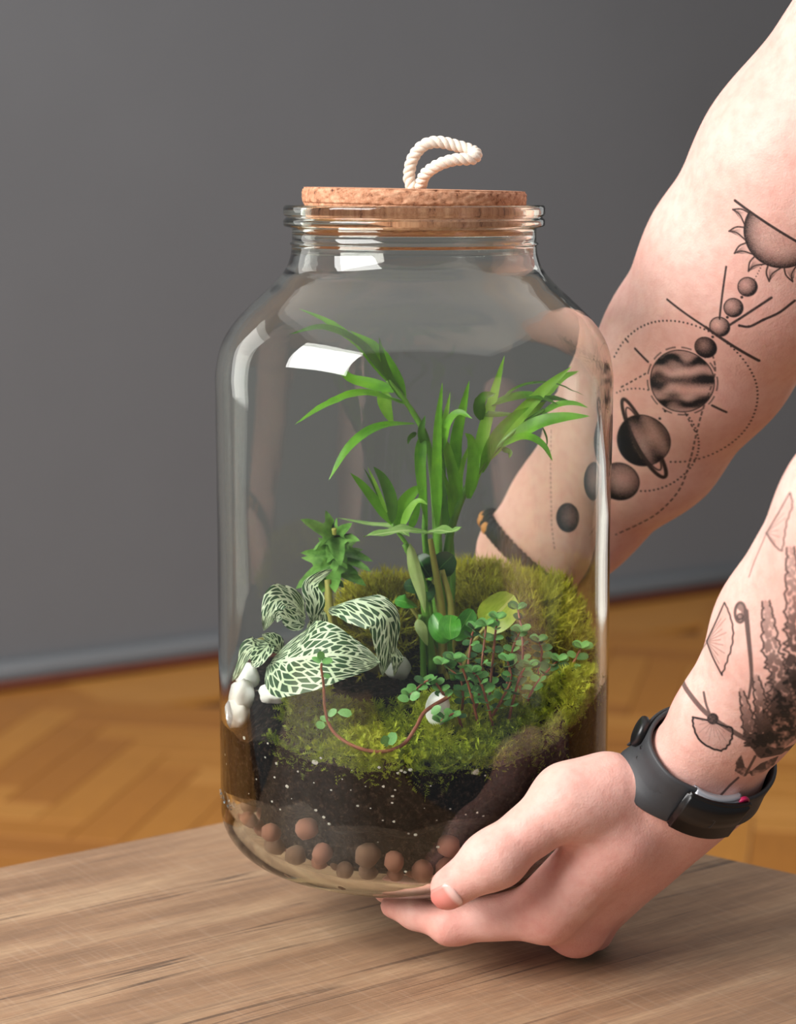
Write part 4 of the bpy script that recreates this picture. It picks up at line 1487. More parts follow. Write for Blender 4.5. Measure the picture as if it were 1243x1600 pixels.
# ---- far (right) arm
rW = Z(842, 872, .128)
rF1 = Z(905, 797, .124)
rF2 = Z(1000, 682, .108)
rF3 = Z(1090, 548, .084)
rF4 = Z(1170, 418, .058)
rEl = Z(1262, 262, .030)
rUp = Z(1460, -40, .0)
rAx = nrm(rF3 - rW)
fv = nrm(np.array([.0, -.9, .45]))
B_ = Field((-.09, -.10, .045), (.46, .24, .62), HG)
B_.cone(rW, rF1, .0340, .0360, .01, fv, .76)
B_.cone(rF1, rF2, .0360, .0465, .01, fv, .86)
B_.cone(rF2, rF3, .0465, .0520, .01, fv, .9)
B_.cone(rF3, rF4, .0520, .0555, .01, fv, .92)
B_.cone(rF4, rEl, .0555, .0545, .012, fv, .95)
B_.cone(rEl, rUp, .0530, .0520, .02)
# hand against the back of the jar, mostly hidden by the planting
def back(ang, z, off):                        # a point off the jar's back at azimuth ang
    a = math.radians(ang)
    r = RJ + off
    return np.array([r * math.cos(a), r * math.sin(a), z])
fm = [back(62, .100, .0150), back(66, .083, .0155), back(68, .067, .0150), back(69, .053, .0130)]
for i, m in enumerate(fm):
    B_.cone(rW + np.array([-.004, .0, -.008 - .003 * i]), m, .020 - .001 * i, .0118 - .0005 * i, .012)
for p, q in zip(fm[:-1], fm[1:]): B_.cone(p, q, .0115, .011, .008)
for i, m in enumerate(fm):
    r = .0095 - .0006 * i
    L_ = [1, 1.08, 1.0, .8][i]
    p1 = back(62 + 4 * i + 24 * L_, m[2] - .006, r + .0012)
    p2 = back(62 + 4 * i + 39 * L_, m[2] - .009, r + .0004)
    p3 = back(62 + 4 * i + 51 * L_, m[2] - .011, r * .85 + .0004)
    B_.cone(m, p1, r + .0018, r, .004); B_.cone(p1, p2, r, r * .9, .004); B_.cone(p2, p3, r * .9, r * .75, .004)
B_.cone(rW + np.array([-.012, .0, .006]), back(62, .152, .0150), .0190, .0150, .010)
B_.cone(back(62, .152, .0150), back(80, .136, .0132), .0142, .0118, .006)
B_.cone(back(80, .136, .0132), back(93, .126, .0112), .0118, .0088, .005)
rV, rQ = B_.nets()
rV = relax(rV, rQ, 2, .4)


# ---- ink: every tattoo is laid out on a flat stencil held against the arm
def stencil(V, O, a, toward):
    n = nrm(toward - a * (toward @ a))
    Vp = V - (((V - O) @ n) / (toward @ n))[:, None] * toward
    x, y = proj(Vp)
    return x, y


def seg_d(x, y, x0, y0, x1, y1):
    dx, dy = x1 - x0, y1 - y0
    t = np.clip(((x - x0) * dx + (y - y0) * dy) / (dx * dx + dy * dy + 1e-9), 0, 1)
    return np.hypot(x - x0 - t * dx, y - y0 - t * dy), t


class Ink:
    def __init__(s, x, y):
        s.x, s.y = x, y
        s.v = np.zeros_like(x)
        s.hash = np.abs(np.sin(x * 12.9898 + y * 78.233) * 43758.5453) % 1

    W = 1.4

    def put(s, d, w, a=1.0): s.v = np.maximum(s.v, a * np.clip((w / 2 + .6 - d) / 1.2, 0, 1))

    def line(s, pts, w=2.4, a=.95, taper=None, dash=None):
        L = 0.0
        for i in range(len(pts) - 1):
            (x0, y0), (x1, y1) = pts[i], pts[i + 1]
            m = (s.x > min(x0, x1) - 12) & (s.x < max(x0, x1) + 12) & (s.y > min(y0, y1) - 12) & (s.y < max(y0, y1) + 12)
            if not m.any():
                L += math.hypot(x1 - x0, y1 - y0); continue
            d, t = seg_d(s.x[m], s.y[m], x0, y0, x1, y1)
            ww = w * s.W if taper is None else taper[0] + (taper[1] - taper[0]) * (i + t) / (len(pts) - 1)
            val = a * np.clip((ww / 2 + .6 - d) / 1.2, 0, 1)
            if dash:
                ph = (L + t * math.hypot(x1 - x0, y1 - y0)) % dash[0]
                val = val * (ph < dash[1])
            s.v[m] = np.maximum(s.v[m], val)
            L += math.hypot(x1 - x0, y1 - y0)

    def curve(s, pts, *a, n=8, **k): s.line([tuple(p) for p in catmull(np.array(pts, float), n)], *a, **k)

    def dots(s, pts, r=1.8, step=7.5, a=.95, n=16):
        p = catmull(np.array(pts, float), n)
        L = np.concatenate([[0], np.cumsum(np.hypot(*np.diff(p, axis=0).T))])
        for q in np.arange(0, L[-1], step):
            cx, cy = np.interp(q, L, p[:, 0]), np.interp(q, L, p[:, 1])
            m = (np.abs(s.x - cx) < 6) & (np.abs(s.y - cy) < 6)
            if m.any():
                d = np.hypot(s.x[m] - cx, s.y[m] - cy)
                s.v[m] = np.maximum(s.v[m], a * np.clip((r + .5 - d), 0, 1))

    def disc(s, cx, cy, r, edge=1.0, core=.3, lx=-.3, ly=-.3, pw=1.6, mod=None, rim=True):
        m = np.hypot(s.x - cx, s.y - cy) < r + 3
        x, y = (s.x[m] - cx) / r, (s.y[m] - cy) / r
        q = np.hypot(x, y)
        sh = np.clip(np.hypot(x - lx * .5, y - ly * .5) / 1.25, 0, 1) ** pw
        val = (core + (edge - core) * sh) * 1.15
        if mod is not None: val = val * mod(x, y)
        val = val + (s.hash[m] - .5) * .22
        val = np.clip(val, 0, 1) * np.clip((1 - q) * r + .5, 0, 1)
        if rim: val = np.maximum(val, .95 * np.clip(1.6 - np.abs(q - 1) * r, 0, 1))
        s.v[m] = np.maximum(np.where(q < .97, val, s.v[m]), val)

    def ring(s, cx, cy, ax, ay, b, w=3, a=.95, lo=0, hi=6.2832, dash=None):
        """ellipse with long half axis (ax, ay) and short half length b"""
        L = math.hypot(ax, ay); ux, uy = ax / L, ay / L
        T = np.linspace(lo, hi, 60)
        s.line([(cx + L * math.cos(t) * ux - b * math.sin(t) * uy, cy + L * math.cos(t) * uy + b * math.sin(t) * ux) for t in T], w, a, dash=dash)

    def poly(s, pts, a=.9, mod=None):
        p = np.array(pts, float)
        m = (s.x > p[:, 0].min()) & (s.x < p[:, 0].max()) & (s.y > p[:, 1].min()) & (s.y < p[:, 1].max())
        X, Y = s.x[m], s.y[m]
        c = np.zeros(len(X), bool)
        j = len(p) - 1
        for i in range(len(p)):
            if p[i, 1] != p[j, 1]:
                c ^= ((p[i, 1] > Y) != (p[j, 1] > Y)) & (X < (p[j, 0] - p[i, 0]) * (Y - p[i, 1]) / (p[j, 1] - p[i, 1]) + p[i, 0])
            j = i
        v = np.full(len(X), a)
        if mod is not None: v = v * mod(X, Y)
        s.v[m] = np.maximum(s.v[m], np.where(c, v, 0))


def lattice(x, y, sc, seed=0):
    x = x * sc; y = y * sc
    i, j = np.floor(x), np.floor(y)
    fx, fy = x - i, y - j
    fx = fx * fx * (3 - 2 * fx); fy = fy * fy * (3 - 2 * fy)
    h = lambda a, b: np.abs(np.sin(a * 127.1 + b * 311.7 + seed * 17.3) * 43758.5453) % 1
    return (h(i, j) * (1 - fx) + h(i + 1, j) * fx) * (1 - fy) + (h(i, j + 1) * (1 - fx) + h(i + 1, j + 1) * fx) * fy


def ink_planets(x, y):
    k = Ink(x, y)
    q = lambda a, b: (840 + a / 2.352, 240 + b / 2.352)
    Q = lambda *p: [q(*t) for t in p]
    # half sun
    cx, cy = q(925, 250); R_ = 57
    ux, uy = nrm([188, 122])[:2] if False else (188 / 224.1, 122 / 224.1)
    m = np.hypot(x - cx, y - cy) < R_
    below = ((x - cx) * -uy + (y - cy) * ux) > 0
    dd = np.hypot(x - cx, y - cy) / R_
    v = np.clip(.22 + .8 * np.clip((dd - .45) / .55, 0, 1) ** 1.5 + (k.hash - .5) * .25, 0, 1)
    k.v = np.where(m & below, v, k.v)
    k.ring(cx, cy, R_, 0, R_, 2.2, lo=.55, hi=3.75)
    k.line(Q((758, 139), (1060, 336)), 3.2)
    a_c = math.atan2(uy, ux)
    for i in range(7):
        a = a_c + math.pi - .20 - i * .43
        b0, b1, tp = a + .17, a - .19, a - .12
        A_ = (cx + R_ * math.cos(b0), cy + R_ * math.sin(b0)); B = (cx + R_ * math.cos(b1), cy + R_ * math.sin(b1))
        Tt = (cx + (R_ + 25) * math.cos(tp + .16), cy + (R_ + 25) * math.sin(tp + .16))
        k.poly([A_, Tt, B], .5, lambda X, Y: np.clip((np.hypot(X - cx, Y - cy) - R_ - 2) / 18, .1, 1) * 1.6)
        k.curve([A_, ((A_[0] + Tt[0]) / 2 + 3.5 * math.cos(tp + 1.6), (A_[1] + Tt[1]) / 2 + 3.5 * math.sin(tp + 1.6)), Tt], 1.9)
        k.curve([B, ((B[0] + Tt[0]) / 2 + 5 * math.cos(tp + 1.6), (B[1] + Tt[1]) / 2 + 5 * math.sin(tp + 1.6)), Tt], 1.9)
    k.dots(Q((850, 375), (835, 405), (822, 428)), 1, 5)
    for (a, b, r, co) in ((797, 455, 14.5, .25), (745, 532, 14.5, .3), (692, 605, 15.5, .12)): k.disc(*q(a, b), r, .95, co, -.5, -.5, 1.5)
    for (a, b) in ((776, 493), (722, 568), (664, 645), (474, 937), (452, 968), (764, 600), (797, 604), (850, 580)): k.dots(Q((a, b), (a + 1, b + 1)), 2.4, 30)
    k.line(Q((720, 383), (706, 480), (693, 575)), 2.4); k.line(Q((880, 498), (725, 600)), 3)
    k.curve(Q((960, 515), (905, 556), (850, 580), (800, 604), (764, 600)), 3)
    k.line(Q((493, 517), (640, 608)), 2.6); k.line(Q((640, 608), (822, 745)), 3.6)
    k.disc(*q(635, 688), 17, 1.0, .55, -.4, -.5, 1.2)
    band = lambda X, Y: .66 + .34 * np.sin(Y * 10 + 3.2 * lattice(X + 3, Y + 3, 2.2, 5)) + .35 * (lattice(X * .6 + 5, Y * 3 + 5, 2.4, 8) - .5)
    k.disc(*q(540, 822), 50, 1.1, .72, .1, -.1, 1.6, band)
    k.ring(*q(540, 822), 55, 0, 55, 1.8, .8, dash=(26, 17))
    k.disc(*q(385, 1057), 42, 1.1, .42, .5, -.3, 1.1, lambda X, Y: .85 + .35 * np.sin((X * .9 - Y * .42) * 9) * .4 + .4 * np.clip(-X - .1, 0, 1))
    ax_ = (70 / 1.0, 150 / 1.0)
    c0 = q(383, 1055)
    hx_, hy_ = 150 / 2 / 2.352 * .95, 300 / 2 / 2.352 * 1.0
    for sc, w_ in ((1.0, 4.4), (.80, 2.0)):
        L0 = math.hypot(hx_, hy_)
        T = np.linspace(0, 6.2832, 90)
        pts = []
        for t in T:
            p = (c0[0] + sc * math.cos(t) * hx_ - sc * 14 * math.sin(t) * hy_ / L0, c0[1] + sc * math.cos(t) * hy_ + sc * 14 * math.sin(t) * hx_ / L0)
            pts.append(p)
        fr = [p for p, t in zip(pts, T)]
        for i in range(len(fr) - 1):
            mid = ((fr[i][0] + fr[i + 1][0]) / 2, (fr[i][1] + fr[i + 1][1]) / 2)
            inside_ = math.hypot(mid[0] - q(385, 1057)[0], mid[1] - q(385, 1057)[1]) < 41
            if not inside_ or math.sin(T[i]) > 0: k.line([fr[i], fr[i + 1]], w_)
    k.disc(*q(290, 1218), 31, 1.05, .34, .4, -.3, 1.4)
    k.disc(894, 820, 23, 1.0, .62, .2, -.2, 1.3)
    c = q(525, 872)
    R2 = 278 / 2.352
    arcp = lambda c, r, a0, a1, n=24: [(c[0] + r * math.cos(math.radians(t)), c[1] + r * math.sin(math.radians(t))) for t in np.linspace(a0, a1, n)]
    k.dots(arcp(c, R2, -155, 100), 1.7, 7, n=4)
    k.dots(arcp(q(385, 1057), 200 / 2.352, -120, -82, 8), 1.5, 7, n=4)
    k.dots(arcp(q(385, 1057), 200 / 2.352, -32, 98, 14), 1.7, 6.5, n=4)
    k.line(Q((305, 860), (410, 795)), 1.8, dash=(9, 5))
    k.line([tuple(p) for p in catmull(np.array(Q((655, 690), (662, 790), (612, 930), (578, 1040), (545, 1150), (500, 1265), (420, 1355), (340, 1405), (258, 1442))), 10)], 2.0, .85, dash=(11, 7))
    k.line(Q((548, 945), (580, 1030)), 1.8, dash=(10, 6))
    k.line(Q((360, 713), (413, 755)), 2.6); k.line(Q((645, 918), (692, 950)), 2.8); k.line(Q((318, 684), (330, 694)), 2)
    k.line([(855, 690), (858, 760), (862, 830), (868, 868)], 1.6, .6, dash=(7, 4))
    return k.v


def ink_flowers(x, y):
    k = Ink(x, y)
    q = lambda a, b: (940 + a / 2.5, 720 + b / 2.5)
    Q = lambda *p: [q(*t) for t in p]

    def fan(v, edge, w=2.0, a=.8, veins=9, fill=.12):
        a = min(1, a * 1.45)
        v = q(*v); e = Q(*edge)
        k.poly([v] + e, fill)
        ej = catmull(np.array(e), 6)
        j = np.array([.8 * math.sin(i * 1.9) for i in range(len(ej))])
        ej = ej + j[:, None]
        k.line([tuple(p) for p in ej], w, a)
        k.curve([v, ((v[0] + e[0][0]) / 2 + 1, (v[1] + e[0][1]) / 2), e[0]], w, a)
        k.curve([v, ((v[0] + e[-1][0]) / 2 - 1, (v[1] + e[-1][1]) / 2), e[-1]], w, a)
        for i in range(veins):
            p = ej[int((i + .5) / veins * (len(ej) - 1))]
            f = .55 + .35 * ((i * 7) % 5) / 5
            k.line([v, (v[0] + (p[0] - v[0]) * f, v[1] + (p[1] - v[1]) * f)], 1.1, a * .6)
        m = np.hypot(x - v[0], y - v[1])
        k.put(m, 5, .55)

    k.curve(Q((578, 458), (600, 395), (645, 290)), 1.6, .6)
    fan((645, 290), ((735, 140), (745, 190), (725, 250), (715, 310), (705, 362), (680, 345)), 1.6, .62, 7, .08)
    k.curve(Q((348, 808), (372, 760), (412, 710)), 1.7, .7)
    fan((412, 705), ((482, 555), (500, 590), (518, 650), (516, 715), (496, 780), (476, 832)), 1.9, .72, 10, .09)
    k.curve(Q((568, 590), (578, 680), (588, 780), (590, 850), (578, 920)), 2, .85, taper=(8.5, 4))
    k.ring(*q(546, 594), 0, 15, 8, 3.4, .85); k.disc(*q(546, 610), 4.5, .9, .5); k.poly(Q((530, 575), (546, 556), (566, 570), (574, 610), (560, 612), (548, 590)), .65)
    k.curve(Q((300, 850), (345, 905), (400, 965), (450, 1005), (500, 1038), (560, 1075), (640, 1110)), 5.4, .82)
    k.curve(Q((404, 900), (414, 945), (432, 990)), 2.8, .85)
    fan((440, 1010), ((362, 995), (366, 1030), (385, 1075), (420, 1105), (470, 1122), (500, 1100), (515, 1062), (512, 1035), (490, 1030)), 2.4, .85, 12, .30)
    k.disc(*q(440, 1000), 9, .9, .8, rim=False)

    def spike(pts, w0, w1, dark):
        p = catmull(np.array(Q(*pts)), 14)
        n = len(p)
        for sd in (-1, 1):
            out = []
            for i in range(n):
                t = i / (n - 1)
                T_ = p[min(i + 1, n - 1)] - p[max(i - 1, 0)]
                N_ = np.array([-T_[1], T_[0]]) / (np.hypot(*T_) + 1e-9)
                ww = (w0 + (w1 - w0) * t) * (.55 + .6 * abs(math.sin(i * 1.31 + sd + .8 * math.sin(i * 2.7 + sd * 2))))
                out.append(tuple(p[i] + N_ * sd * ww))
            k.line(out, 2.2, .92)
        for i in range(n):
            t = i / (n - 1)
            ww = (w0 + (w1 - w0) * t)
            for r_ in range(3):
                g = random.uniform(-.7, .7)
                c = p[i] + np.array([g * ww, random.uniform(-4, 4)])
                m = (np.abs(x - c[0]) < 9) & (np.abs(y - c[1]) < 9)
                if m.any():
                    d = np.hypot(x[m] - c[0], (y[m] - c[1]) * .8)
                    rr = random.uniform(1.5, 3.0 + 4 * t * dark)
                    k.v[m] = np.maximum(k.v[m], (.35 + .6 * t * dark) * np.clip(rr - d, 0, 1))

    random.seed(3)
    spike(((645, 552), (655, 640), (668, 740), (700, 860), (700, 1000)), 5, 24, 1.0)
    spike(((738, 352), (745, 470), (752, 600), (760, 740), (790, 900)), 5, 24, 1.1)
    spike(((830, 240), (840, 400), (850, 600), (840, 800)), 8, 26, 1.0)
    spike(((552, 895), (566, 960), (580, 1030), (600, 1100)), 3, 15, 1.0)
    spike(((606, 838), (618, 900), (628, 980), (640, 1090)), 4, 15, 1.1)
    tex = lambda X, Y: np.clip(.15 + 1.1 * lattice(X, Y, .11, 1) + .7 * (lattice(X, Y, .3, 2) - .3), .12, 1.05)
    k.poly(Q((640, 860), (700, 850), (760, 760), (900, 700), (900, 1020), (757, 1090), (690, 1140), (610, 1155), (565, 1075), (600, 1050), (640, 1080), (630, 960)), .95, tex)
    k.poly(Q((548, 1140), (528, 1165), (522, 1205), (556, 1232), (585, 1210), (560, 1190)), .85, tex)
    k.poly(Q((575, 1215), (620, 1180), (690, 1155), (670, 1195), (620, 1225), (585, 1232)), .85, tex)
    k.poly(Q((560, 1080), (600, 1090), (700, 1130), (760, 1110), (700, 1150), (620, 1160)), .9)
    k.line(Q((534, 1234), (500, 1265), (468, 1300)), 2.6, .85)
    k.line(Q((600, 1150), (560, 1225)), 3, .85)
    k.poly(Q((700, 1140), (757, 1110), (800, 1100), (757, 1140)), .85)
    return k.v


def subdivide(V, Q, mask, cuts):
    me = fast_mesh('tmp', V, Q)
    bm = bmesh.new(); bm.from_mesh(me); bpy.data.meshes.remove(me)
    bm.faces.ensure_lookup_table()
    ed = set()
    for i in np.nonzero(mask)[0]:
        ed.update(bm.faces[i].edges)
    bmesh.ops.subdivide_edges(bm, edges=list(ed), cuts=cuts, use_grid_fill=True)
    bmesh.ops.triangulate(bm, faces=[f for f in bm.faces if len(f.verts) > 4])
    return bm


def facing(V, Q, toward):
    n = np.cross(V[Q[:, 2]] - V[Q[:, 0]], V[Q[:, 3]] - V[Q[:, 1]])
    n /= np.linalg.norm(n, axis=1)[:, None] + 1e-12
    return n @ toward


parts_ = []
for (V, Q, O, ax, tow, lim, fn) in (
        (lV, lQ, Z(1180, 1060, -.140), lAx, nrm(CAM - lF2), (lambda x, y: (x > 1052) & (x < 1262) & (y > 740) & (y < 1260)), ink_flowers),
        (rV, rQ, Z(1060, 600, .046), rAx, nrm(CAM - rF2), (lambda x, y: (x > 840) & (x < 1262) & (y > 285) & (y < 880)), ink_planets)):
    cen = V[Q].mean(1)
    tw = tow - ax * (tow @ ax)
    if fn is ink_planets: tow = nrm(tw)
    sx, sy = stencil(cen, O, ax, tow)
    msk = lim(sx, sy) & (facing(V, Q, nrm(tow)) > -.02)
    bm = subdivide(V, Q, msk, 3)
    me = bpy.data.meshes.new('half')
    bm.to_mesh(me); bm.free()
    co = np.empty(len(me.vertices) * 3, np.float32); me.vertices.foreach_get('co', co); co = co.reshape(-1, 3).astype(float)
    no = np.empty(len(me.vertices) * 3, np.float32); me.vertices.foreach_get('normal', no); no = no.reshape(-1, 3)
    x, y = stencil(co, O, ax, tow)
    ok = lim(x, y) & (no @ nrm(tow) > .0)
    v = np.zeros(len(co))
    v[ok] = fn(x[ok], y[ok])
    me.attributes.new('ink', 'FLOAT', 'POINT').data.foreach_set('value', v.astype(np.float32))
    fl_ = np.zeros(len(co))
    if fn is ink_flowers:
        for c, r, a in ((mM, .024, 1.0), (iM, .022, .8), (iP, .018, .8), (iT, .02, .5), (tT, .018, .7), (tI, .018, .35), (tM, .02, .3), ((mM + lW) / 2, .045, .45), (rM, .03, .8), ((iM + iP) / 2, .02, .5), ((mM + lW) / 2 + np.array([0, -.01, 0]), .075, .42)):
            fl_ = np.maximum(fl_, a * np.exp(-np.sum((co - c) ** 2, 1) / (r * r)))
    else:
        for c, r, a in ((rW, .05, .35),): fl_ = np.maximum(fl_, a * np.exp(-np.sum((co - c) ** 2, 1) / (r * r)))
    me.attributes.new('flush', 'FLOAT', 'POINT').data.foreach_set('value', fl_.astype(np.float32))
    parts_.append(me)
bm = bmesh.new()
for me in parts_: bm.from_mesh(me)
pm_ = bm_mesh('person', bm, True)
for me in parts_: bpy.data.meshes.remove(me)
M_skin = mat_skin()
person = obj('person', pm_, M_skin, None, 'person reaching in with bare tattooed forearms, one hand under the jar and one behind it', 'person')


# nails
M_nail = NT('fingernail_surface')
_sp = M_nail.n('ShaderNodeSeparateXYZ')
M_nail.l(M_nail.uv(), _sp.inputs[0])
_c = M_nail.ramp(_sp.outputs[0], [(0.0, sr(234, 192, 182)), (0.20, sr(232, 188, 178)), (0.32, sr(222, 140, 128)), (0.95, sr(226, 136, 126))])
M_nail.l(_c, M_nail.b.inputs['Base Color'])
M_nail.set(Roughness=.28)
M_nail = M_nail.m
from mathutils.bvhtree import BVHTree
skin_bvh = BVHTree.FromPolygons([v.co.copy() for v in pm_.vertices], [tuple(p.vertices) for p in pm_.polygons])


def nail(c, along, out, L_, W_, name='fingernail', label=None):
    along = nrm(along); out = nrm(out - along * (out @ along)); S = np.cross(along, out)
    V, F = [], []
    n, m = 12, 12
    top = []
    for i in range(n + 1):
        t = i / n
        for k in range(m + 1):
            v = -1 + 2 * k / m
            wd = W_ / 2 * (1 - .06 * t) * math.sqrt(max(.02, 1 - (max(0, t - .62) / .40) ** 2)) * math.sqrt(max(.15, 1 - (max(0, .22 - t) / .24) ** 2))
            p = c + along * L_ * (t - .5) + S * v * wd
            hit = skin_bvh.ray_cast(Vector(p + out * .03), Vector(-out))
            h = .03 - hit[3] if hit[0] is not None else None
            top.append([p, h])
    hs = np.array([np.nan if h is None else h for _, h in top]).reshape(n + 1, m + 1)
    med = np.nanmedian(hs)
    hs = np.clip(np.where(np.isnan(hs), med - .003, hs), med - .0035, med + .002)
    for _ in range(2):
        g = np.pad(hs, 1, mode='edge'); hs = (g[1:-1, 1:-1] * 2 + g[:-2, 1:-1] + g[2:, 1:-1] + g[1:-1, :-2] + g[1:-1, 2:]) / 6
    for lift in (.0011, -.0012):
        for j, (p, h) in enumerate(top): V.append(p + out * (hs[j // (m + 1), j % (m + 1)] + lift))
    q = (n + 1) * (m + 1)
    for i in range(n):
        for k in range(m):
            a = i * (m + 1) + k
            F.append((a, a + 1, a + m + 2, a + m + 1)); F.append((q + a + m + 1, q + a + m + 2, q + a + 1, q + a))
    rim = [i * (m + 1) for i in range(n + 1)] + [n * (m + 1) + k for k in range(1, m + 1)] + [i * (m + 1) + m for i in range(n - 1, -1, -1)] + [k for k in range(m - 1, 0, -1)]
    for a, b in zip(rim, rim[1:] + rim[:1]): F.append((a, b, b + q, a + q))
    me = mesh('fingernail', V, F, [((v - c) @ along / L_ + .5, (v - c) @ S / W_ + .5) for v in V])
    b_ = bmesh.new(); b_.from_mesh(me); bmesh.ops.recalc_face_normals(b_, faces=b_.faces); b_.to_mesh(me); b_.free()
    return obj(name, me, M_nail, person, label)


tdir = nrm(tT - tI)
tout = nrm(np.array([-.16, -.95, -.26]))
tout = nrm(tout - tdir * (tout @ tdir))
nail(Z(697, 1392, tT[1]), tdir, tout, .0140, .0135, label='pink thumbnail of the hand on the front of the jar')

# ------------------------------------------------------------------ fitness band on the near wrist
M_strap = simple('black_rubber', sr(48, 49, 52), .55, .05, 300, .1, 1500, .0002)
M_case = simple('black_polycarbonate', sr(18, 18, 20), .35, .03, 300)
M_scr = simple('dark_screen', sr(14, 13, 14), .30, .03, 60)
M_line = simple('screen_outline', sr(52, 50, 50), .4, .03, 60)
M_alu = simple('silver_casing', sr(176, 176, 182), .35, .03, 60, Metallic=.4)
M_pink = simple('magenta_sensor', sr(176, 30, 80), .4, .03, 60)
bc = lW + lAx * .004
band = thing('fitness_band', 'black rubber fitness band with a dark screen worn on the near wrist', 'watch', bc)
R1, R2_ = .0302, .0262


def girth(c, ax, u1, u2, half, side=1, cap=1.14):
    ang = np.arange(0, 360, 5.0)
    R = np.zeros(len(ang))
    for i, a in enumerate(np.radians(ang)):
        u = u1 * math.cos(a) + u2 * math.sin(a)
        for s in (0, half / 2, half):
            o = c + ax * s * side + u * .09
            hit = skin_bvh.ray_cast(Vector(o), Vector(-u))
            if hit[0] is not None: R[i] = max(R[i], .09 - hit[3])
    R = np.minimum(R, np.median(R) * cap)
    for _ in range(3): R = np.maximum(R, (np.roll(R, 1) + np.roll(R, -1)) / 2)
    for _ in range(2): R = (np.roll(R, 1) + 2 * R + np.roll(R, -1)) / 4
    return np.append(ang, 360), np.append(R, R[0])


BA, BR = girth(bc, lAx, e1, e2, .007)
_, BL0 = girth(bc - lAx * .0045, lAx, e1, e2, .007, -1, 1.3)


def bandp(ph, s, off):
    a = math.radians(ph)
    u = (e1 * math.cos(a) + e2 * math.sin(a))
    k = min(1.0, max(0.0, -s / .0115))
    r = (1 - k) * float(np.interp(ph % 360, BA, BR)) + k * max(float(np.interp(ph % 360, BA, BL0)), float(np.interp(ph % 360, BA, BR)))
    return bc + u * (r + off) + lAx * s


def strip(name, ph0, ph1, wfun, t0, t1, mat, n=60, parent=None):
    V, F = [], []
    phs = np.linspace(ph0, ph1, n)
    prof = [(-1, t0 + .0004), (-1, t1 - .0006), (-.92, t1), (-.5, t1 + .0001), (0, t1 + .0002), (.5, t1 + .0001), (.92, t1), (1, t1 - .0006), (1, t0 + .0004), (.9, t0), (-.9, t0)]
    m = len(prof)
    for ph in phs:
        h = wfun(ph) / 2
        for s, o in prof: V.append(bandp(ph, s * h, o))
    for i in range(n - 1):
        for k in range(m):
            F.append((i * m + k, i * m + (k + 1) % m, (i + 1) * m + (k + 1) % m, (i + 1) * m + k))
    F.append(tuple(range(m))); F.append(tuple((n - 1) * m + k for k in range(m - 1, -1, -1)))
    me = mesh(name, V, F)
    b_ = bmesh.new(); b_.from_mesh(me); bmesh.ops.recalc_face_normals(b_, faces=b_.faces); b_.to_mesh(me); b_.free()
    return obj(name, me, mat, parent)


strip('strap', 86, 412, lambda ph: .0245 - .005 * min(1, max(0, (ph - 100)) / 90), .0004, .0026, M_strap, 80, band)
strip('strap_end', 168, 250, lambda ph: .0150, .0028, .0046, M_strap, 30, band)
# case: a shallow curved block over the back of the wrist
CC = 48


def case_block(name, c_ph, hl, w, t0, t1, mat, bevel=.0022, sag=.35, parent=band):
    n = 18
    c0 = bandp(c_ph, 0, 0)
    N_ = nrm(bandp(c_ph + 8, 0, 0) - bandp(c_ph - 8, 0, 0))
    N_ = nrm(np.cross(lAx, N_))
    if N_ @ (c0 - bc) < 0: N_ = -N_
    Tn = nrm(np.cross(N_, lAx))
    if Tn @ (bandp(c_ph + 20, 0, 0) - bandp(c_ph - 20, 0, 0)) < 0: Tn = -Tn
    b_ = bmesh.new()
    rows = []
    for i in range(n + 1):
        s = -1 + 2 * i / n
        flat = c0 + Tn * s * hl
        row = []
        for (a, tt) in ((-1, t0), (-1, t1), (1, t1), (1, t0)):
            p = flat + N_ * (tt - sag * .0085 * s * s) + lAx * a * w / 2
            row.append(b_.verts.new(tuple(p)))
        rows.append(row)
    for i in range(n):
        for k in range(4):
            b_.faces.new((rows[i][k], rows[i][(k + 1) % 4], rows[i + 1][(k + 1) % 4], rows[i + 1][k]))
    b_.faces.new(rows[0]); b_.faces.new(rows[-1][::-1])
    bmesh.ops.recalc_face_normals(b_, faces=b_.faces)
    sharp = [e for e in b_.edges if len(e.link_faces) == 2 and e.calc_face_angle(0) > .9]
    bmesh.ops.bevel(b_, geom=sharp, offset=bevel, segments=3, affect='EDGES')
    return obj(name, bm_mesh(name, b_, True), mat, parent), c0, N_, Tn, hl


case, c0, N_, Tn, hl = case_block('case', 70, .0125, .0246, .0006, .0060, M_alu, .0012, .5)
glass_, _, _, _, _ = case_block('screen', 70, .0165, .0258, .0050, .0094, M_scr, .0014, .5)
# faint rounded outline on the screen
b_ = bmesh.new()
o_out, o_in = (.0052, .0030), (.0048, .0026)
def rect(h, z):
    pts = []
    for sx, sy, a0 in ((1, 1, 0), (-1, 1, 90), (-1, -1, 180), (1, -1, 270)):
        for a in np.radians(np.linspace(a0, a0 + 90, 5)):
            s, l = sx * (h[0] - .0008) + .0008 * math.cos(a), sy * (h[1] - .0008) + .0008 * math.sin(a)
            ss = (s + .004) / hl
            pts.append(b_.verts.new(tuple(c0 + Tn * (s + .004) + N_ * (z - .0004 - .5 * .0085 * ss * ss) + lAx * l)))
    return pts
r1, r2 = rect(o_out, .00995), rect(o_in, .00995)
r3, r4 = rect(o_out, .0094), rect(o_in, .0094)
for i in range(20):
    j = (i + 1) % 20
    b_.faces.new((r1[i], r1[j], r2[j], r2[i])); b_.faces.new((r3[i], r3[j], r1[j], r1[i])); b_.faces.new((r2[i], r2[j], r4[j], r4[i]))
obj('touch_outline', bm_mesh('touch_outline', b_), M_line, band)
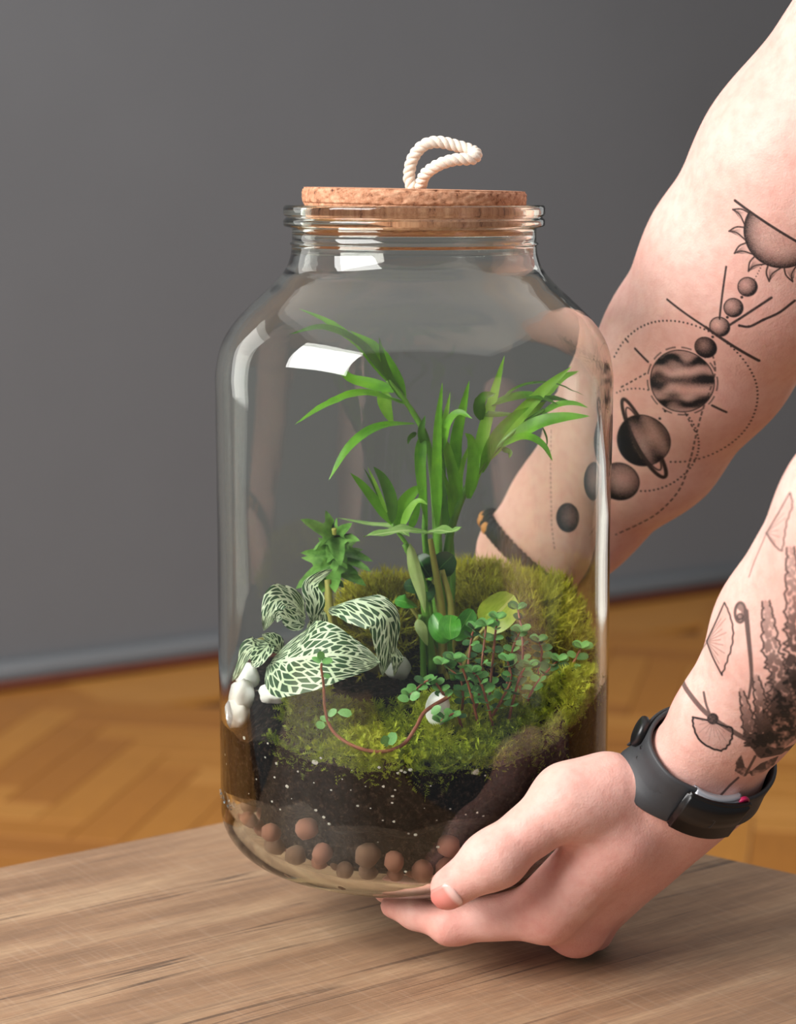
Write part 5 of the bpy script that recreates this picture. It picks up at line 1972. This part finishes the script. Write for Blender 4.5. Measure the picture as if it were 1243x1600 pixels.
# clasp disc on the strap and a hole near it
def disc_on(ph, s, off, r, th, mat, name, rx=1.0):
    c = bandp(ph, s, off); N0 = nrm(bandp(ph, s, off + .01) - c); T0 = nrm(np.cross(N0, lAx))
    V, F = [], []
    sg = 24
    for (q, h) in ((0.001, th), (.7, th), (.93, th * .8), (1, th * .45), (1, 0), (.9, -.001)):
        for k in range(sg):
            a = 2 * math.pi * k / sg
            V.append(c + T0 * q * r * rx * math.cos(a) + lAx * q * r * math.sin(a) + N0 * h)
    for i in range(5):
        for k in range(sg): F.append((i * sg + k, i * sg + (k + 1) % sg, (i + 1) * sg + (k + 1) % sg, (i + 1) * sg + k))
    return obj(name, mesh(name, V, F), mat, band)
disc_on(172, .002, .0046, .0078, .0030, M_case, 'clasp')
disc_on(148, -.001, .0027, .0012, .0004, M_case, 'strap_hole')
disc_on(154, .003, .0027, .0010, .0004, M_case, 'strap_hole')
disc_on(44, .0098, .0030, .0034, .0012, M_pink, 'sensor')

# ------------------------------------------------------------------ braided bracelet on the far wrist
M_cord = simple('black_cord', sr(30, 30, 32), .7, .1, 400)
M_bead = simple('amber_bead', sr(206, 140, 74), .45, .2, 300)
brc = rW + (rF1 - rW) * .02
brace = thing('cord_bracelet', 'black braided cord bracelet with amber beads on the far wrist behind the jar', 'bracelet', brc)
q1 = nrm(np.cross(nrm(rF1 - rW), fv)); q2 = nrm(np.cross(q1, nrm(rF1 - rW)))
if q2[1] > 0: q2 = -q2
th = np.linspace(0, 2 * math.pi, 181)


QA, QR = girth(brc, nrm(rF1 - rW), q1, q2, .002)


def brp(a, off, s):
    r = np.interp(np.degrees(a) % 360, QA, QR)
    return brc + (r + off)[:, None] * (np.cos(a)[:, None] * q1 + np.sin(a)[:, None] * q2) + s[:, None] * nrm(rF1 - rW)


for s in range(3):
    ph = th * 18 + s * 2 * math.pi / 3
    pth = brp(th, .0024 + .0014 * np.cos(ph), .0032 * np.sin(ph))
    V, F, U = tube(pth, .0022, 8)
    obj('cord', mesh('cord', V, F), M_cord, brace)
lft = math.pi if q1[0] > 0 else 0.0
for i, da in enumerate((.12, .36, .62)):
    a = np.array([lft - da if q1[0] > 0 else da])
    c = brp(a, np.array([.0034]), np.array([-.0022]))[0]
    me = blob('bead', None, .0034, i, .06, 2, (1, .9, 1.1))
    me.materials.append(M_bead)
    o = obj('bead', me, None)
    o.parent = brace
    o.location = Vector(c) - brace.location
print('script done')
